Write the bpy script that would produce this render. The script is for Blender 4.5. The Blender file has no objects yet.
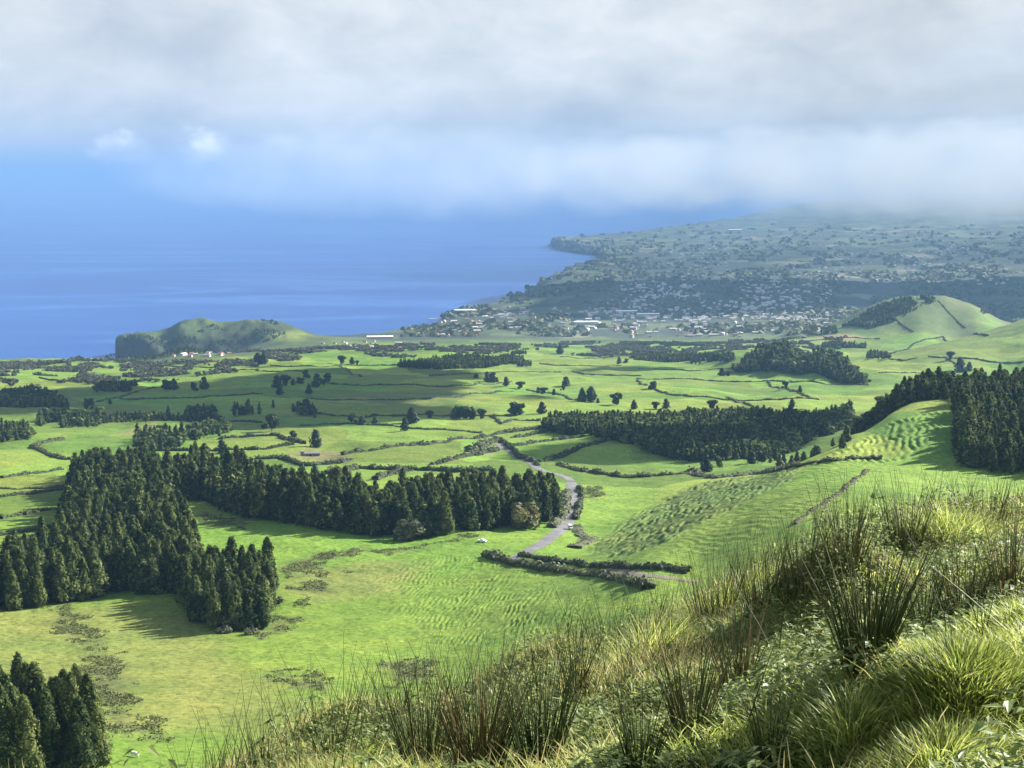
import bpy, math, random
import numpy as np
from mathutils import Vector

random.seed(7)
rng = np.random.default_rng(11)
SC = bpy.context.scene
COL = SC.collection
H = 600.0            # eye height above the sea
F = 1540.0           # focal length in pixels of the 1024 px wide frame
Y0 = 179.0           # picture row of eye level
TH = math.atan((384 - Y0) / F)
CT, ST = math.cos(TH), math.sin(TH)

# ------------------------------------------------------------------ camera
cam_d = bpy.data.cameras.new('camera')
cam = bpy.data.objects.new('camera', cam_d)
COL.objects.link(cam)
cam_d.sensor_width = 36.0
cam_d.lens = 36.0 * F / 1024.0
cam_d.clip_start = 0.1
cam_d.clip_end = 300000.0
cam.location = (0, 0, H)
cam.rotation_euler = (math.pi / 2 - TH, 0, 0)
SC.camera = cam


def ray(px, py):
    """slope of the line of sight: X per metre forward, drop per metre forward"""
    xn = (px - 512.0) / F
    yn = (384.0 - py) / F
    fy = CT + yn * ST
    return xn / fy, -(-ST + yn * CT) / fy


# ------------------------------------------------------------------ noise
def _hash(ix, iy, seed):
    h = (ix.astype(np.int64) * 374761393 + iy.astype(np.int64) * 668265263 + seed * 982451653) & 0x7fffffff
    h = ((h ^ (h >> 13)) * 1274126177) & 0x7fffffff
    return ((h ^ (h >> 16)) & 0xffff) / 65535.0


def vnoise(x, y, seed=0):
    ix, iy = np.floor(x), np.floor(y)
    fx, fy = x - ix, y - iy
    fx = fx * fx * (3 - 2 * fx)
    fy = fy * fy * (3 - 2 * fy)
    a = _hash(ix, iy, seed); b = _hash(ix + 1, iy, seed)
    c = _hash(ix, iy + 1, seed); d = _hash(ix + 1, iy + 1, seed)
    return (a * (1 - fx) + b * fx) * (1 - fy) + (c * (1 - fx) + d * fx) * fy


def fbm(x, y, octv=4, seed=0):
    s = 0.0; a = 0.5; n = 0.0
    for o in range(octv):
        s = s + a * vnoise(x * 2 ** o + 17.3 * o, y * 2 ** o - 9.1 * o, seed + o)
        n += a; a *= 0.5
    return s / n


def cell(x, y, seed=0):
    """random value of the nearest jittered cell, and border closeness"""
    ix, iy = np.floor(x), np.floor(y)
    best = np.full(x.shape, 9.0); second = np.full(x.shape, 9.0); val = np.zeros(x.shape)
    for dx in (-1, 0, 1):
        for dy in (-1, 0, 1):
            cx, cy = ix + dx, iy + dy
            jx = cx + 0.15 + 0.7 * _hash(cx, cy, seed)
            jy = cy + 0.15 + 0.7 * _hash(cx, cy, seed + 5)
            d = np.maximum(np.abs(x - jx), np.abs(y - jy))
            v = _hash(cx, cy, seed + 9)
            closer = d < best
            second = np.where(closer, best, np.minimum(second, d))
            val = np.where(closer, v, val)
            best = np.where(closer, d, best)
    return val, second - best


def smooth(a, b, x):
    t = np.clip((x - a) / (b - a), 0, 1)
    return t * t * (3 - 2 * t)


# ------------------------------------------------------------------ terrain shape
CP = []              # control points: u, log(Y), drop per metre


def cp(px, py, Y):
    u, t = ray(px, py)
    CP.append((u, math.log(Y), t))


def cz(px, py, z):
    u, t = ray(px, py)
    CP.append((u, math.log((H - z) / t), t))


def cd(px, Y, drop):
    u, _ = ray(px, 384)
    CP.append((u, math.log(Y), drop / Y))


# the near hill the photograph is taken from
for px, py, Y in [(1000, 775, 4.4), (850, 775, 5.0), (700, 775, 5.9), (550, 775, 7.0), (400, 785, 8.4), (250, 810, 10),
                  (100, 860, 11), (1000, 665, 8), (880, 670, 9.3), (700, 690, 10), (550, 730, 10), (400, 745, 11.5),
                  (1015, 512, 20), (930, 517, 21), (850, 550, 19), (760, 588, 18), (650, 630, 17), (560, 668, 16),
                  (450, 710, 15), (350, 742, 14.5), (250, 776, 14), (150, 815, 14), (50, 850, 14), (-150, 900, 14), (1200, 470, 20),
                  (1250, 660, 8)]:
    cp(px, py, Y)
for px in (-150, 100, 512, 800, 1024, 1250):
    cd(px, 0.8, 1.5); cd(px, 2.0, 1.55)
for px, a, b, c in [(-150, 26, 68, 128), (100, 24, 66, 128), (350, 21, 62, 127), (600, 18, 55, 122), (800, 15, 47, 112), (950, 13.5, 42, 104), (1250, 12, 38, 96)]:
    cd(px, 45, a); cd(px, 130, b); cd(px, 290, c)
# the valley and the pastures
prof = [(700, 430), (650, 520), (600, 620), (560, 710), (540, 760), (500, 930), (480, 1050), (460, 1220), (440, 1430),
        (420, 1700), (400, 2000), (385, 2400), (370, 2900), (360, 3300), (350, 3900)]
for px in (-150, 50, 180, 320, 450):
    for py, Y in prof:
        if px < 100 and py < 360: continue
        cp(px, py, Y)
for px in (560,):
    for py, Y in prof[4:]:
        cp(px, py, Y)
for px in (680, 800):
    for py, Y in prof[8:]:
        cp(px, py, Y)
for py, Y in [(400, 1950), (385, 2350), (372, 2700)]:
    cp(920, py, Y); cp(1050, py, Y)
cd(50, 360, 136); cd(150, 385, 143); cd(550, 560, 158); cd(650, 560, 147)
# lower spur and its left-facing bank
for px, py, Y in [(590, 548, 735), (640, 513, 860), (690, 487, 985), (735, 478, 1030),
                  (625, 556, 655), (672, 538, 662), (697, 523, 682), (732, 506, 718), (790, 481, 785),
                  (760, 522, 625), (850, 492, 655), (700, 562, 590), (930, 500, 635), (820, 520, 585),
                  (800, 465, 900), (850, 437, 950), (890, 415, 990), (930, 404, 1010), (960, 404, 1000),
                  (880, 445, 885), (930, 440, 865), (880, 461, 825), (940, 476, 765), (1000, 472, 780), (1010, 440, 880),
                  (1020, 412, 990), (1150, 430, 900), (1150, 480, 740)]:
    cp(px, py, Y)
for px, Y, z in [(860, 1080, 405), (900, 1150, 432), (960, 1150, 438), (1010, 1180, 440), (1150, 1150, 445), (850, 1250, 385), (950, 1400, 392), (1050, 1450, 400)]:
    cd(px, Y, H - z)
cp(700, 440, 1430); cp(780, 430, 1500)
# wooded knoll
for px, py, Y in [(735, 372, 2750), (768, 371, 2720), (800, 374, 2680), (835, 380, 2550), (866, 384, 2420), (750, 358, 2850), (785, 350, 2850), (815, 361, 2750), (845, 372, 2650)]:
    cp(px, py, Y)
# sloping field on the right and the cone behind it
for px, py, Y in [(1000, 362, 2900), (960, 350, 3050), (1024, 322, 3350), (985, 335, 3300), (940, 345, 3250), (900, 352, 3350), (1100, 300, 3300)]:
    cp(px, py, Y)
for px, py, Y in [(945, 299, 4600), (928, 298, 4620), (900, 297, 4650), (880, 303, 4650), (862, 312, 4600), (845, 323, 4550), (828, 332, 4450), (975, 309, 4550), (1005, 326, 4450),
                  (945, 320, 4420), (900, 331, 4300), (960, 336, 4250), (870, 333, 4300), (920, 330, 4250)]:
    cp(px, py, Y)
for px in (860, 920, 980, 1040):
    cd(px, 5300, 600 - 105)
# coastal plain
for px, py, z in [(350, 341, 95), (450, 338, 80), (560, 336, 75), (680, 337, 85), (780, 336, 100), (1050, 325, 130),
                  (430, 328, 40), (500, 318, 50), (600, 318, 55), (720, 318, 70), (830, 318, 80),
                  (520, 302, 42), (600, 300, 50), (720, 295, 60), (850, 290, 70), (1000, 290, 90), (1150, 300, 120),
                  (570, 275, 40), (650, 275, 50), (780, 265, 60), (950, 265, 90),
                  (610, 256, 45), (570, 247, 70), (700, 250, 60), (850, 245, 90), (1000, 245, 120), (1150, 240, 160),
                  (680, 235, 60), (800, 228, 100), (950, 225, 160), (1100, 220, 200), (770, 219, 90), (900, 212, 200)]:
    cz(px, py, z)
# headland
for px, py, Y in [(125, 338, 4980), (150, 336, 4980), (175, 335, 4980), (200, 337, 4960), (225, 337, 4950), (245, 334, 4950),
                  (170, 330, 5080), (182, 322, 5120), (205, 319.5, 5150), (230, 321, 5150), (250, 318, 5120), (268, 319, 5080), (285, 325, 5050), (300, 331, 5000), (318, 336, 5000),
                  (165, 354, 4860), (200, 352, 4840), (230, 348, 4820), (250, 342, 4820), (275, 338, 4780), (225, 354, 4400), (300, 343, 4600), (340, 340, 5200), (270, 350, 4200), (220, 357, 4150), (300, 348, 4300)]:
    cp(px, py, Y)
for px, z in [(150, 60), (180, 70), (220, 75), (260, 75), (300, 60), (330, 40)]:
    cd(px, 5400, 600 - z); cd(px, 5900, 600 - z * .4)
for px, py, Y in [(0, 361, 3500), (60, 358, 3600), (110, 360, 3550), (160, 357, 3800), (-150, 361, 3500)]:
    cp(px, py, Y)
cd(1050, 26000, 330); cd(1250, 26000, 330); cd(900, 26000, 400); cd(1250, 15000, 330)
cd(0, 4200, 520); cd(80, 4300, 520); cd(-150, 4200, 520); cd(0, 5500, 560); cd(0, 9000, 570); cd(300, 9000, 570); cd(0, 22000, 570); cd(400, 22000, 560); cd(-150, 9000, 570)

CP = np.array(CP)
SU, SL = 7.0, 1.6
cxy = np.stack([CP[:, 0] * SU, CP[:, 1] * SL], 1)


def tps_k(d2):
    return 0.5 * d2 * np.log(d2 + 1e-12)


n = len(CP)
A = np.zeros((n + 3, n + 3))
A[:n, :n] = tps_k(((cxy[:, None] - cxy[None]) ** 2).sum(2)) + np.eye(n) * 1e-3
A[:n, n] = 1; A[:n, n + 1:] = cxy
A[n, :n] = 1; A[n + 1:, :n] = cxy.T
W = np.linalg.solve(A, np.concatenate([CP[:, 2], np.zeros(3)]))


def tps(u, L):
    q0 = (np.clip(u, -.5, .5) * SU).astype(np.float32); q1 = (L * SL).astype(np.float32)
    out = np.full(u.shape, W[n], np.float32) + W[n + 1] * q0 + W[n + 2] * q1
    for i in range(n):
        d2 = (q0 - cxy[i, 0]) ** 2 + (q1 - cxy[i, 1]) ** 2
        out += np.float32(W[i] * 0.5) * d2 * np.log(d2 + np.float32(1e-9))
    return out


# coast line (px, Y): land lies on the right/near side
COAST = [(-1500, 4000), (-200, 4000), (0, 4000), (80, 4050), (130, 4150), (160, 4400), (150, 4780), (125, 4900), (112, 5080), (120, 5300), (180, 5600), (260, 5700),
         (320, 5800), (360, 5800), (400, 5923), (430, 6119), (445, 6650), (500, 7333), (528, 8105), (545, 8885), (556, 9625), (575, 10382), (603, 11133), (597, 12158),
         (562, 13014), (550, 14000), (575, 14667), (620, 15660), (690, 18857), (740, 21488), (772, 24316), (800, 27000), (1900, 27000), (1900, -20000), (-1500, -20000)]
cpoly = np.array([((p - 512) / F * Y if Y > 0 else (p - 512) * 40, Y) for p, Y in COAST], float)
cpoly[-1] = (-9000, -2000); cpoly[-2] = (30000, -2000); cpoly[0] = (-9000, 4000)


def inside(poly, x, y):
    r = np.zeros(x.shape, bool)
    m = len(poly)
    for i in range(m):
        x1, y1 = poly[i]; x2, y2 = poly[(i + 1) % m]
        c = (y1 > y) != (y2 > y)
        if y1 != y2:
            r ^= c & (x < (x2 - x1) * (y - y1) / (y2 - y1) + x1)
    return r


def dist_poly(poly, x, y, closed=True):
    d = np.full(x.shape, 1e12)
    m = len(poly)
    for i in range(m if closed else m - 1):
        x1, y1 = poly[i]; x2, y2 = poly[(i + 1) % m]
        dx, dy = x2 - x1, y2 - y1
        t = np.clip(((x - x1) * dx + (y - y1) * dy) / (dx * dx + dy * dy + 1e-9), 0, 1)
        d = np.minimum(d, (x - x1 - t * dx) ** 2 + (y - y1 - t * dy) ** 2)
    return np.sqrt(d)


Yrows = np.concatenate([np.exp(np.arange(math.log(0.8), math.log(26), 0.022)), np.exp(np.arange(math.log(26), math.log(420), 0.02)),
                        np.arange(420, 700, 1.3), np.arange(700, 1100, 1.3), np.exp(np.arange(math.log(1100), math.log(3000), 0.0026)), np.exp(np.arange(math.log(3000), math.log(28000), 0.005))])
us = np.concatenate([np.linspace(-1.1, -.37, 40)[:-1], np.linspace(-.37, .37, 900), np.linspace(.37, 1.1, 40)[1:]])
GU, GY = np.meshgrid(us, Yrows)
GX = GU * GY
tz = tps(GU, np.log(GY))
GZ = H - tz.astype(float) * GY
# undulation
far_w = smooth(300, 600, GY)
GZ += far_w * (fbm(GX / 90, GY / 90, 3, 3) - .5) * (3.0 + GY / 900 + 9.0 * smooth(1000, 1500, GY) * (1 - smooth(3600, 4400, GY)))
GZ += far_w * (fbm(GX / 14, GY / 18, 4, 8) - .5) * 1.7
near_w = smooth(3, 6, GY) * (1 - smooth(23, 30, GY))
GZ += near_w * ((fbm(GX / 1.5, GY / 1.8, 3, 21) - .5) * .8)
for mx, my, mr, mh in [(2.8, 12.8, .58, .8), (-1.35, 13.4, .7, .4), (2.55, 8.4, .8, .25), (3.6, 15.5, .9, .35), (.5, 9.6, .8, -.25), (1.9, 6.6, .6, .2), (.3, 15.2, .9, .25), (-3.0, 13.5, 1.2, .2)]:
    GZ += mh * np.exp(-(((GX - mx) ** 2 + ((GY - my) * .8) ** 2) / mr ** 2)) * (.8 + .4 * fbm(GX / .5, GY / .5, 2, 22))
plain_w = smooth(5600, 6600, GY)
GZ += plain_w * (fbm(GX / 400, GY / 400, 4, 31) - .5) * 28
hl = smooth(4600, 4850, GY) * (1 - smooth(5300, 5500, GY)) * (1 - smooth(-.14, -.11, GU))
GZ += hl * ((fbm(GX / 90, GY / 120, 4, 33) - .5) * 26 + (fbm(GX / 25, GY / 40, 3, 34) - .5) * 9)
# sea cliffs
ins = inside(cpoly, GX, GY)
dc = dist_poly(cpoly[:-2], GX + (fbm(GX / 160, GY / 160, 3, 41) - .5) * 160 * smooth(3500, 4500, GY), GY, False)
sd = np.where(ins, dc, -dc)
GZ = np.where(GY > 3000, np.minimum(GZ, 1e9) * smooth(-20, 55, sd) - 60 * (1 - smooth(-60, 10, sd)), GZ)
GZ = np.where((GY > 3000) & (sd > 55), np.maximum(GZ, 8), GZ)


def zat(X, Y):
    X = np.atleast_1d(np.asarray(X, float)); Y = np.atleast_1d(np.asarray(Y, float))
    u = X / Y
    j = np.clip(np.searchsorted(us, u) - 1, 0, len(us) - 2)
    i = np.clip(np.searchsorted(Yrows, Y) - 1, 0, len(Yrows) - 2)
    a = (u - us[j]) / (us[j + 1] - us[j]); b = (Y - Yrows[i]) / (Yrows[i + 1] - Yrows[i])
    a = np.clip(a, 0, 1); b = np.clip(b, 0, 1)
    return (GZ[i, j] * (1 - a) + GZ[i, j + 1] * a) * (1 - b) + (GZ[i + 1, j] * (1 - a) + GZ[i + 1, j + 1] * a) * b


def hit(px, py, ymin=150.0):
    """ground point seen at a picture position"""
    u, t = ray(px, py)
    j = int(np.clip(np.searchsorted(us, u) - 1, 0, len(us) - 2))
    a = (u - us[j]) / (us[j + 1] - us[j])
    zc = GZ[:, j] * (1 - a) + GZ[:, j + 1] * a
    tc = (H - zc) / Yrows
    ok = np.where((tc <= t) & (Yrows > ymin))[0]
    if len(ok) == 0:
        Y = 25000.0
    else:
        i = ok[0]
        if i > 0 and Yrows[i - 1] > ymin:
            d0 = tc[i - 1] - t; d1 = tc[i] - t
            f = d0 / (d0 - d1 + 1e-12)
            Y = Yrows[i - 1] + (Yrows[i] - Yrows[i - 1]) * float(np.clip(f, 0, 1))
        else:
            Y = Yrows[i]
    X = u * Y
    return X, Y, float(zat(X, Y)[0])


def wpoly(pts, ymin=150.0):
    return np.array([hit(p[0], p[1], ymin)[:2] for p in pts])


def soft_in(pts, w, ymin=150.0, warp=0.0):
    P = wpoly(pts, ymin)
    m = np.zeros(GX.shape)
    lo = P.min(0) - 60; hi = P.max(0) + 60
    s = (GX > lo[0]) & (GX < hi[0]) & (GY > lo[1]) & (GY < hi[1])
    x, y = GX[s], GY[s]
    if warp:
        x = x + (fbm(x / (warp * 2), y / (warp * 2), 3, 77) - .5) * warp * 2
        y = y + (fbm(x / (warp * 2), y / (warp * 2), 3, 78) - .5) * warp * 2
    d = dist_poly(P, x, y)
    d = np.where(inside(P, x, y), d, -d)
    m[s] = smooth(-w, w, d)
    return m


# terracettes (sheep and cattle steps) as real relief
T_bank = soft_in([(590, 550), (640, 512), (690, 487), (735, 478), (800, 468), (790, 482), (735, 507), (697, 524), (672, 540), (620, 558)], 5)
T_spur = soft_in([(735, 507), (790, 482), (800, 468), (880, 462), (860, 490), (820, 510), (760, 535), (660, 556), (672, 540), (697, 524)], 12)
T_hill = soft_in([(806, 467), (852, 445), (890, 423), (930, 412), (957, 412), (940, 432), (908, 458), (870, 463)], 6)
T_mid = soft_in([(365, 585), (395, 562), (440, 553), (490, 558), (530, 575), (560, 600), (600, 620), (560, 650), (480, 645), (420, 640), (395, 615)], 14)
wob = fbm(GX / 14, GY / 18, 4, 51) * 2.6


def ridge(ph):
    s = np.sin(ph * 2 * math.pi)
    return np.sign(s) * np.abs(s) ** .7


ZB = GZ.copy()
GZ += T_bank * (.75 * ridge((GX - .31 * GY) / 4.6 + wob * 1.1) * smooth(.3, .7, fbm(GX / 8, GY / 14, 3, 52)) + 2.4 * (fbm(GX / 4.5, GY / 6, 3, 54) - .5))
GZ += (1 - T_bank) * smooth(400, 460, GY) * (1 - smooth(1500, 2200, GY)) * (fbm(GX / 3.2, GY / 4.2, 3, 56) - .5) * .55 * smooth(.38, .6, fbm(GX / 55, GY / 75, 3, 57))
GZ += T_spur * .16 * ridge((GX * .8 + GY * .25) / 4.0 + wob)
GZ += T_hill * .55 * ridge((GX - .22 * GY) / 4.6 + wob * .7) * smooth(.2, .65, fbm(GX / 9, GY / 16, 3, 58))
GZ += T_mid * (.24 * ridge((GX - .14 * GY) / 2.2 + wob * 1.2) * smooth(.3, .75, fbm(GX / 7, GY / 11, 3, 53)) + .5 * (fbm(GX / 2.5, GY / 5, 3, 55) - .5))


# ------------------------------------------------------------------ materials
def new_mat(name):
    m = bpy.data.materials.new(name)
    m.use_nodes = True
    nt = m.node_tree
    return m, nt, nt.nodes['Principled BSDF'], nt.nodes['Material Output']


def N(nt, kind, **kw):
    nd = nt.nodes.new(kind)
    for k, v in kw.items():
        setattr(nd, k, v)
    return nd


def ramp(nt, cols):
    r = N(nt, 'ShaderNodeValToRGB')
    el = r.color_ramp.elements
    while len(el) < len(cols):
        el.new(0.5)
    for e, (p, c) in zip(el, cols):
        e.position = p
        e.color = (*c, 1)
    return r


def foliage(name, cols, transl=.25, rough=.75, spec=.2):
    """leaf material: the colour of each leaf or clump comes from its own random tint"""
    m, nt, b, out = new_mat(name)
    at = N(nt, 'ShaderNodeAttribute', attribute_name='tint')
    r = ramp(nt, cols)
    oi = N(nt, 'ShaderNodeObjectInfo')
    mr_ = N(nt, 'ShaderNodeMath', operation='MULTIPLY_ADD'); mr_.inputs[1].default_value = .5; mr_.inputs[2].default_value = -.22
    nt.links.new(oi.outputs['Random'], mr_.inputs[0])
    ad = N(nt, 'ShaderNodeMath', operation='ADD'); nt.links.new(at.outputs['Fac'], ad.inputs[0]); nt.links.new(mr_.outputs[0], ad.inputs[1])
    nt.links.new(ad.outputs[0], r.inputs['Fac'])
    nt.links.new(r.outputs['Color'], b.inputs['Base Color'])
    b.inputs['Roughness'].default_value = rough
    b.inputs['Specular IOR Level'].default_value = spec
    if transl:
        t = N(nt, 'ShaderNodeBsdfTranslucent')
        mx = N(nt, 'ShaderNodeMixShader')
        mx.inputs[0].default_value = transl
        nt.links.new(r.outputs['Color'], t.inputs['Color'])
        nt.links.new(b.outputs[0], mx.inputs[1])
        nt.links.new(t.outputs[0], mx.inputs[2])
        nt.links.new(mx.outputs[0], out.inputs['Surface'])
    return m


def plain(name, col, rough=.8, var=.25, scale=1.5, spec=.3, bump=0.0):
    m, nt, b, out = new_mat(name)
    g = N(nt, 'ShaderNodeTexCoord')
    nz = N(nt, 'ShaderNodeTexNoise')
    nz.inputs['Scale'].default_value = scale
    nz.inputs['Detail'].default_value = 5
    nt.links.new(g.outputs['Object'], nz.inputs['Vector'])
    r = ramp(nt, [(.3, tuple(c * (1 - var) for c in col)), (.7, tuple(min(1, c * (1 + var)) for c in col))])
    nt.links.new(nz.outputs['Fac'], r.inputs['Fac'])
    nt.links.new(r.outputs['Color'], b.inputs['Base Color'])
    b.inputs['Roughness'].default_value = rough
    b.inputs['Specular IOR Level'].default_value = spec
    if bump:
        bp = N(nt, 'ShaderNodeBump')
        bp.inputs['Strength'].default_value = bump
        bp.inputs['Distance'].default_value = .05
        nt.links.new(nz.outputs['Fac'], bp.inputs['Height'])
        nt.links.new(bp.outputs[0], b.inputs['Normal'])
    return m


# terrain: land-use colour per vertex, fine turf texture in the nodes
def terrain_mat():
    m, nt, b, out = new_mat('turf')
    at = N(nt, 'ShaderNodeAttribute', attribute_name='landuse')
    geo = N(nt, 'ShaderNodeNewGeometry')
    n1 = N(nt, 'ShaderNodeTexNoise'); n1.inputs['Scale'].default_value = .42; n1.inputs['Detail'].default_value = 7; n1.inputs['Roughness'].default_value = .72
    n2 = N(nt, 'ShaderNodeTexNoise'); n2.inputs['Scale'].default_value = .05; n2.inputs['Detail'].default_value = 5
    n3 = N(nt, 'ShaderNodeTexNoise'); n3.inputs['Scale'].default_value = .012; n3.inputs['Detail'].default_value = 4
    for k in (n1, n2, n3):
        nt.links.new(geo.outputs['Position'], k.inputs['Vector'])
    r1 = ramp(nt, [(.36, (.42, .48, .45)), (.47, (.86, .88, .86)), (.66, (1.28, 1.22, 1.2))])
    r2 = ramp(nt, [(.3, (.78, .84, .8)), (.7, (1.2, 1.1, 1.1))])
    r3 = ramp(nt, [(.3, (.86, .95, .9)), (.7, (1.14, 1.04, 1.0))])
    col = at.outputs['Color']
    for nz, r in ((n1, r1), (n2, r2), (n3, r3)):
        nt.links.new(nz.outputs['Fac'], r.inputs['Fac'])
        mx = N(nt, 'ShaderNodeMix', data_type='RGBA', blend_type='MULTIPLY')
        mx.inputs[0].default_value = 1.0
        nt.links.new(col, mx.inputs[6]); nt.links.new(r.outputs['Color'], mx.inputs[7])
        col = mx.outputs[2]
    nt.links.new(col, b.inputs['Base Color'])
    b.inputs['Roughness'].default_value = .9
    b.inputs['Specular IOR Level'].default_value = .1
    bp = N(nt, 'ShaderNodeBump'); bp.inputs['Strength'].default_value = .8; bp.inputs['Distance'].default_value = .7
    nt.links.new(n1.outputs['Fac'], bp.inputs['Height'])
    nt.links.new(bp.outputs[0], b.inputs['Normal'])
    return m


M = {}
M['turf'] = terrain_mat()
M['conifer'] = foliage('conifer_needles', [(0, (.022, .040, .015)), (.45, (.066, .094, .030)), (1, (.18, .205, .06))], .34, .8, .06)
M['field_tree'] = foliage('dark_leaves', [(0, (.013, .026, .013)), (.6, (.028, .050, .020)), (1, (.055, .08, .03))], .12)
M['tan_tree'] = foliage('tan_leaves', [(0, (.06, .075, .025)), (.5, (.13, .135, .05)), (1, (.26, .235, .10))], .2)
M['pale_bush'] = foliage('pale_leaves', [(0, (.06, .08, .04)), (.5, (.12, .13, .07)), (1, (.2, .2, .12))], .2)
M['coast_bush'] = foliage('coastal_leaves', [(0, (.04, .055, .03)), (.5, (.075, .085, .045)), (1, (.17, .15, .11))], .15)
M['hedge'] = foliage('hedge_leaves', [(0, (.022, .034, .015)), (.55, (.055, .07, .028)), (1, (.135, .14, .065))], .2)
M['brown_hedge'] = foliage('bracken_leaves', [(0, (.05, .05, .025)), (.6, (.11, .105, .05)), (1, (.19, .17, .085))], .15)
M['scrub'] = foliage('moor_scrub_leaves', [(0, (.07, .09, .03)), (.6, (.11, .125, .046)), (1, (.165, .17, .07))], .2)
M['young'] = foliage('young_needles', [(0, (.04, .06, .025)), (.6, (.075, .10, .04)), (1, (.13, .16, .06))], .15)
M['bark'] = plain('bark', (.07, .05, .035), .9, .3, 3)
M['road'] = plain('worn_asphalt', (.115, .112, .115), .85, .3, .25)
M['track'] = plain('dirt_track', (.12, .105, .07), .95, .25, .5)
M['white'] = plain('white_paint', (.8, .8, .78), .35, .03, 1)
M['wall'] = plain('limewash', (.5, .48, .45), .8, .1, .3)
M['wall_cream'] = plain('cream_render', (.46, .38, .30), .8, .1, .3)
M['roof'] = plain('clay_tile', (.33, .17, .11), .85, .25, .6)
M['roof_grey'] = plain('grey_roof', (.38, .38, .38), .7, .2, .4)
M['stone'] = plain('basalt_stone', (.22, .21, .20), .9, .4, 1.2, bump=.4)
M['glass'] = plain('dark_glass', (.02, .025, .03), .08, .05, 1, .5)
M['tyre'] = plain('tyre_rubber', (.02, .02, .02), .8, .1, 5)
M['rush'] = foliage('rush_stems', [(0, (.03, .05, .016)), (.45, (.06, .09, .025)), (.75, (.13, .13, .05)), (1, (.26, .17, .08))], .25, .5, .3)
M['grass'] = foliage('green_grass_blades', [(0, (.10, .14, .028)), (.5, (.25, .31, .055)), (1, (.52, .54, .19))], .56, .5, .3)
M['dry'] = foliage('dry_grass_blades', [(0, (.22, .21, .07)), (.5, (.40, .36, .13)), (1, (.62, .55, .28))], .5, .6, .2)
M['weed'] = foliage('weed_leaves', [(0, (.06, .095, .025)), (.5, (.19, .25, .07)), (1, (.38, .43, .18))], .52, .5, .25)
M['stalk'] = foliage('bleached_stalk', [(0, (.35, .32, .2)), (1, (.5, .47, .33))], .1, .6, .2)


# ------------------------------------------------------------------ mesh helpers
def mesh_np(name, V, Fc, mats, tint=None, color=None, midx=None, smooth_sh=False):
    """V (n,3); Fc list of (k,3|4) int arrays"""
    me = bpy.data.meshes.new(name)
    Fl = [f for f in (Fc if isinstance(Fc, list) else [Fc]) if len(f)]
    loops = np.concatenate([f.ravel() for f in Fl]).astype(np.int32)
    tot = np.concatenate([np.full(len(f), f.shape[1], np.int32) for f in Fl])
    st = np.concatenate([[0], np.cumsum(tot)[:-1]]).astype(np.int32)
    me.vertices.add(len(V)); me.loops.add(len(loops)); me.polygons.add(len(tot))
    me.vertices.foreach_set('co', np.asarray(V, np.float32).ravel())
    me.loops.foreach_set('vertex_index', loops)
    me.polygons.foreach_set('loop_start', st)
    if midx is not None:
        me.polygons.foreach_set('material_index', np.asarray(midx, np.int32))
    me.polygons.foreach_set('use_smooth', np.full(len(tot), smooth_sh))
    if tint is not None:
        a = me.attributes.new('tint', 'FLOAT', 'POINT')
        a.data.foreach_set('value', np.asarray(tint, np.float32))
    if color is not None:
        a = me.attributes.new('landuse', 'FLOAT_COLOR', 'POINT')
        c = np.ones((len(V), 4), np.float32); c[:, :3] = color
        a.data.foreach_set('color', c.ravel())
    for m in (mats if isinstance(mats, list) else [mats]):
        me.materials.append(m)
    me.update(calc_edges=True)
    return me


def link(name, data, parent=None, loc=(0, 0, 0), rz=0.0, sc=1.0):
    o = bpy.data.objects.new(name, data)
    COL.objects.link(o)
    o.location = loc
    o.rotation_euler = (0, 0, rz)
    o.scale = (sc, sc, sc) if not hasattr(sc, '__len__') else sc
    if parent is not None:
        o.parent = parent
    return o


def tag(o, label=None, cat=None, group=None, kind=None):
    if label: o['label'] = label
    if cat: o['category'] = cat
    if group: o['group'] = group
    if kind: o['kind'] = kind
    return o


def leaf_quads(C, Nrm, size, asp=1.0, r=None):
    """one small four-cornered leaf clump per centre, facing roughly along Nrm"""
    r = r or rng
    k = len(C)
    Nrm = Nrm / (np.linalg.norm(Nrm, axis=1, keepdims=True) + 1e-9)
    a = r.normal(size=(k, 3))
    T = np.cross(Nrm, a); T /= np.linalg.norm(T, axis=1, keepdims=True) + 1e-9
    B = np.cross(Nrm, T)
    s = (size * (.6 + .8 * r.random(k)))[:, None] * .5
    j = lambda: (.75 + .5 * r.random(k))[:, None]
    V = np.stack([C - T * s * j() - B * s * asp * j(), C + T * s * j() - B * s * asp * j(), C + T * s * j() + B * s * asp * j(), C - T * s * j() + B * s * asp * j()], 1).reshape(-1, 3)
    Fq = np.arange(4 * k).reshape(-1, 4)
    return V, Fq


class MB:
    """collects vertices, faces and tints into one mesh"""
    def __init__(s):
        s.V = []; s.Q = []; s.T3 = []; s.t = []; s.n = 0

    def add(s, V, Q, tint):
        s.V.append(V)
        (s.Q if Q.shape[1] == 4 else s.T3).append(Q + s.n)
        s.t.append(np.broadcast_to(np.asarray(tint, float), (len(V),)))
        s.n += len(V)

    def mesh(s, name, mat, sm=False):
        f = ([np.concatenate(s.Q)] if s.Q else []) + ([np.concatenate(s.T3)] if s.T3 else [])
        return mesh_np(name, np.concatenate(s.V), f, mat, tint=np.concatenate(s.t), smooth_sh=sm)


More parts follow.
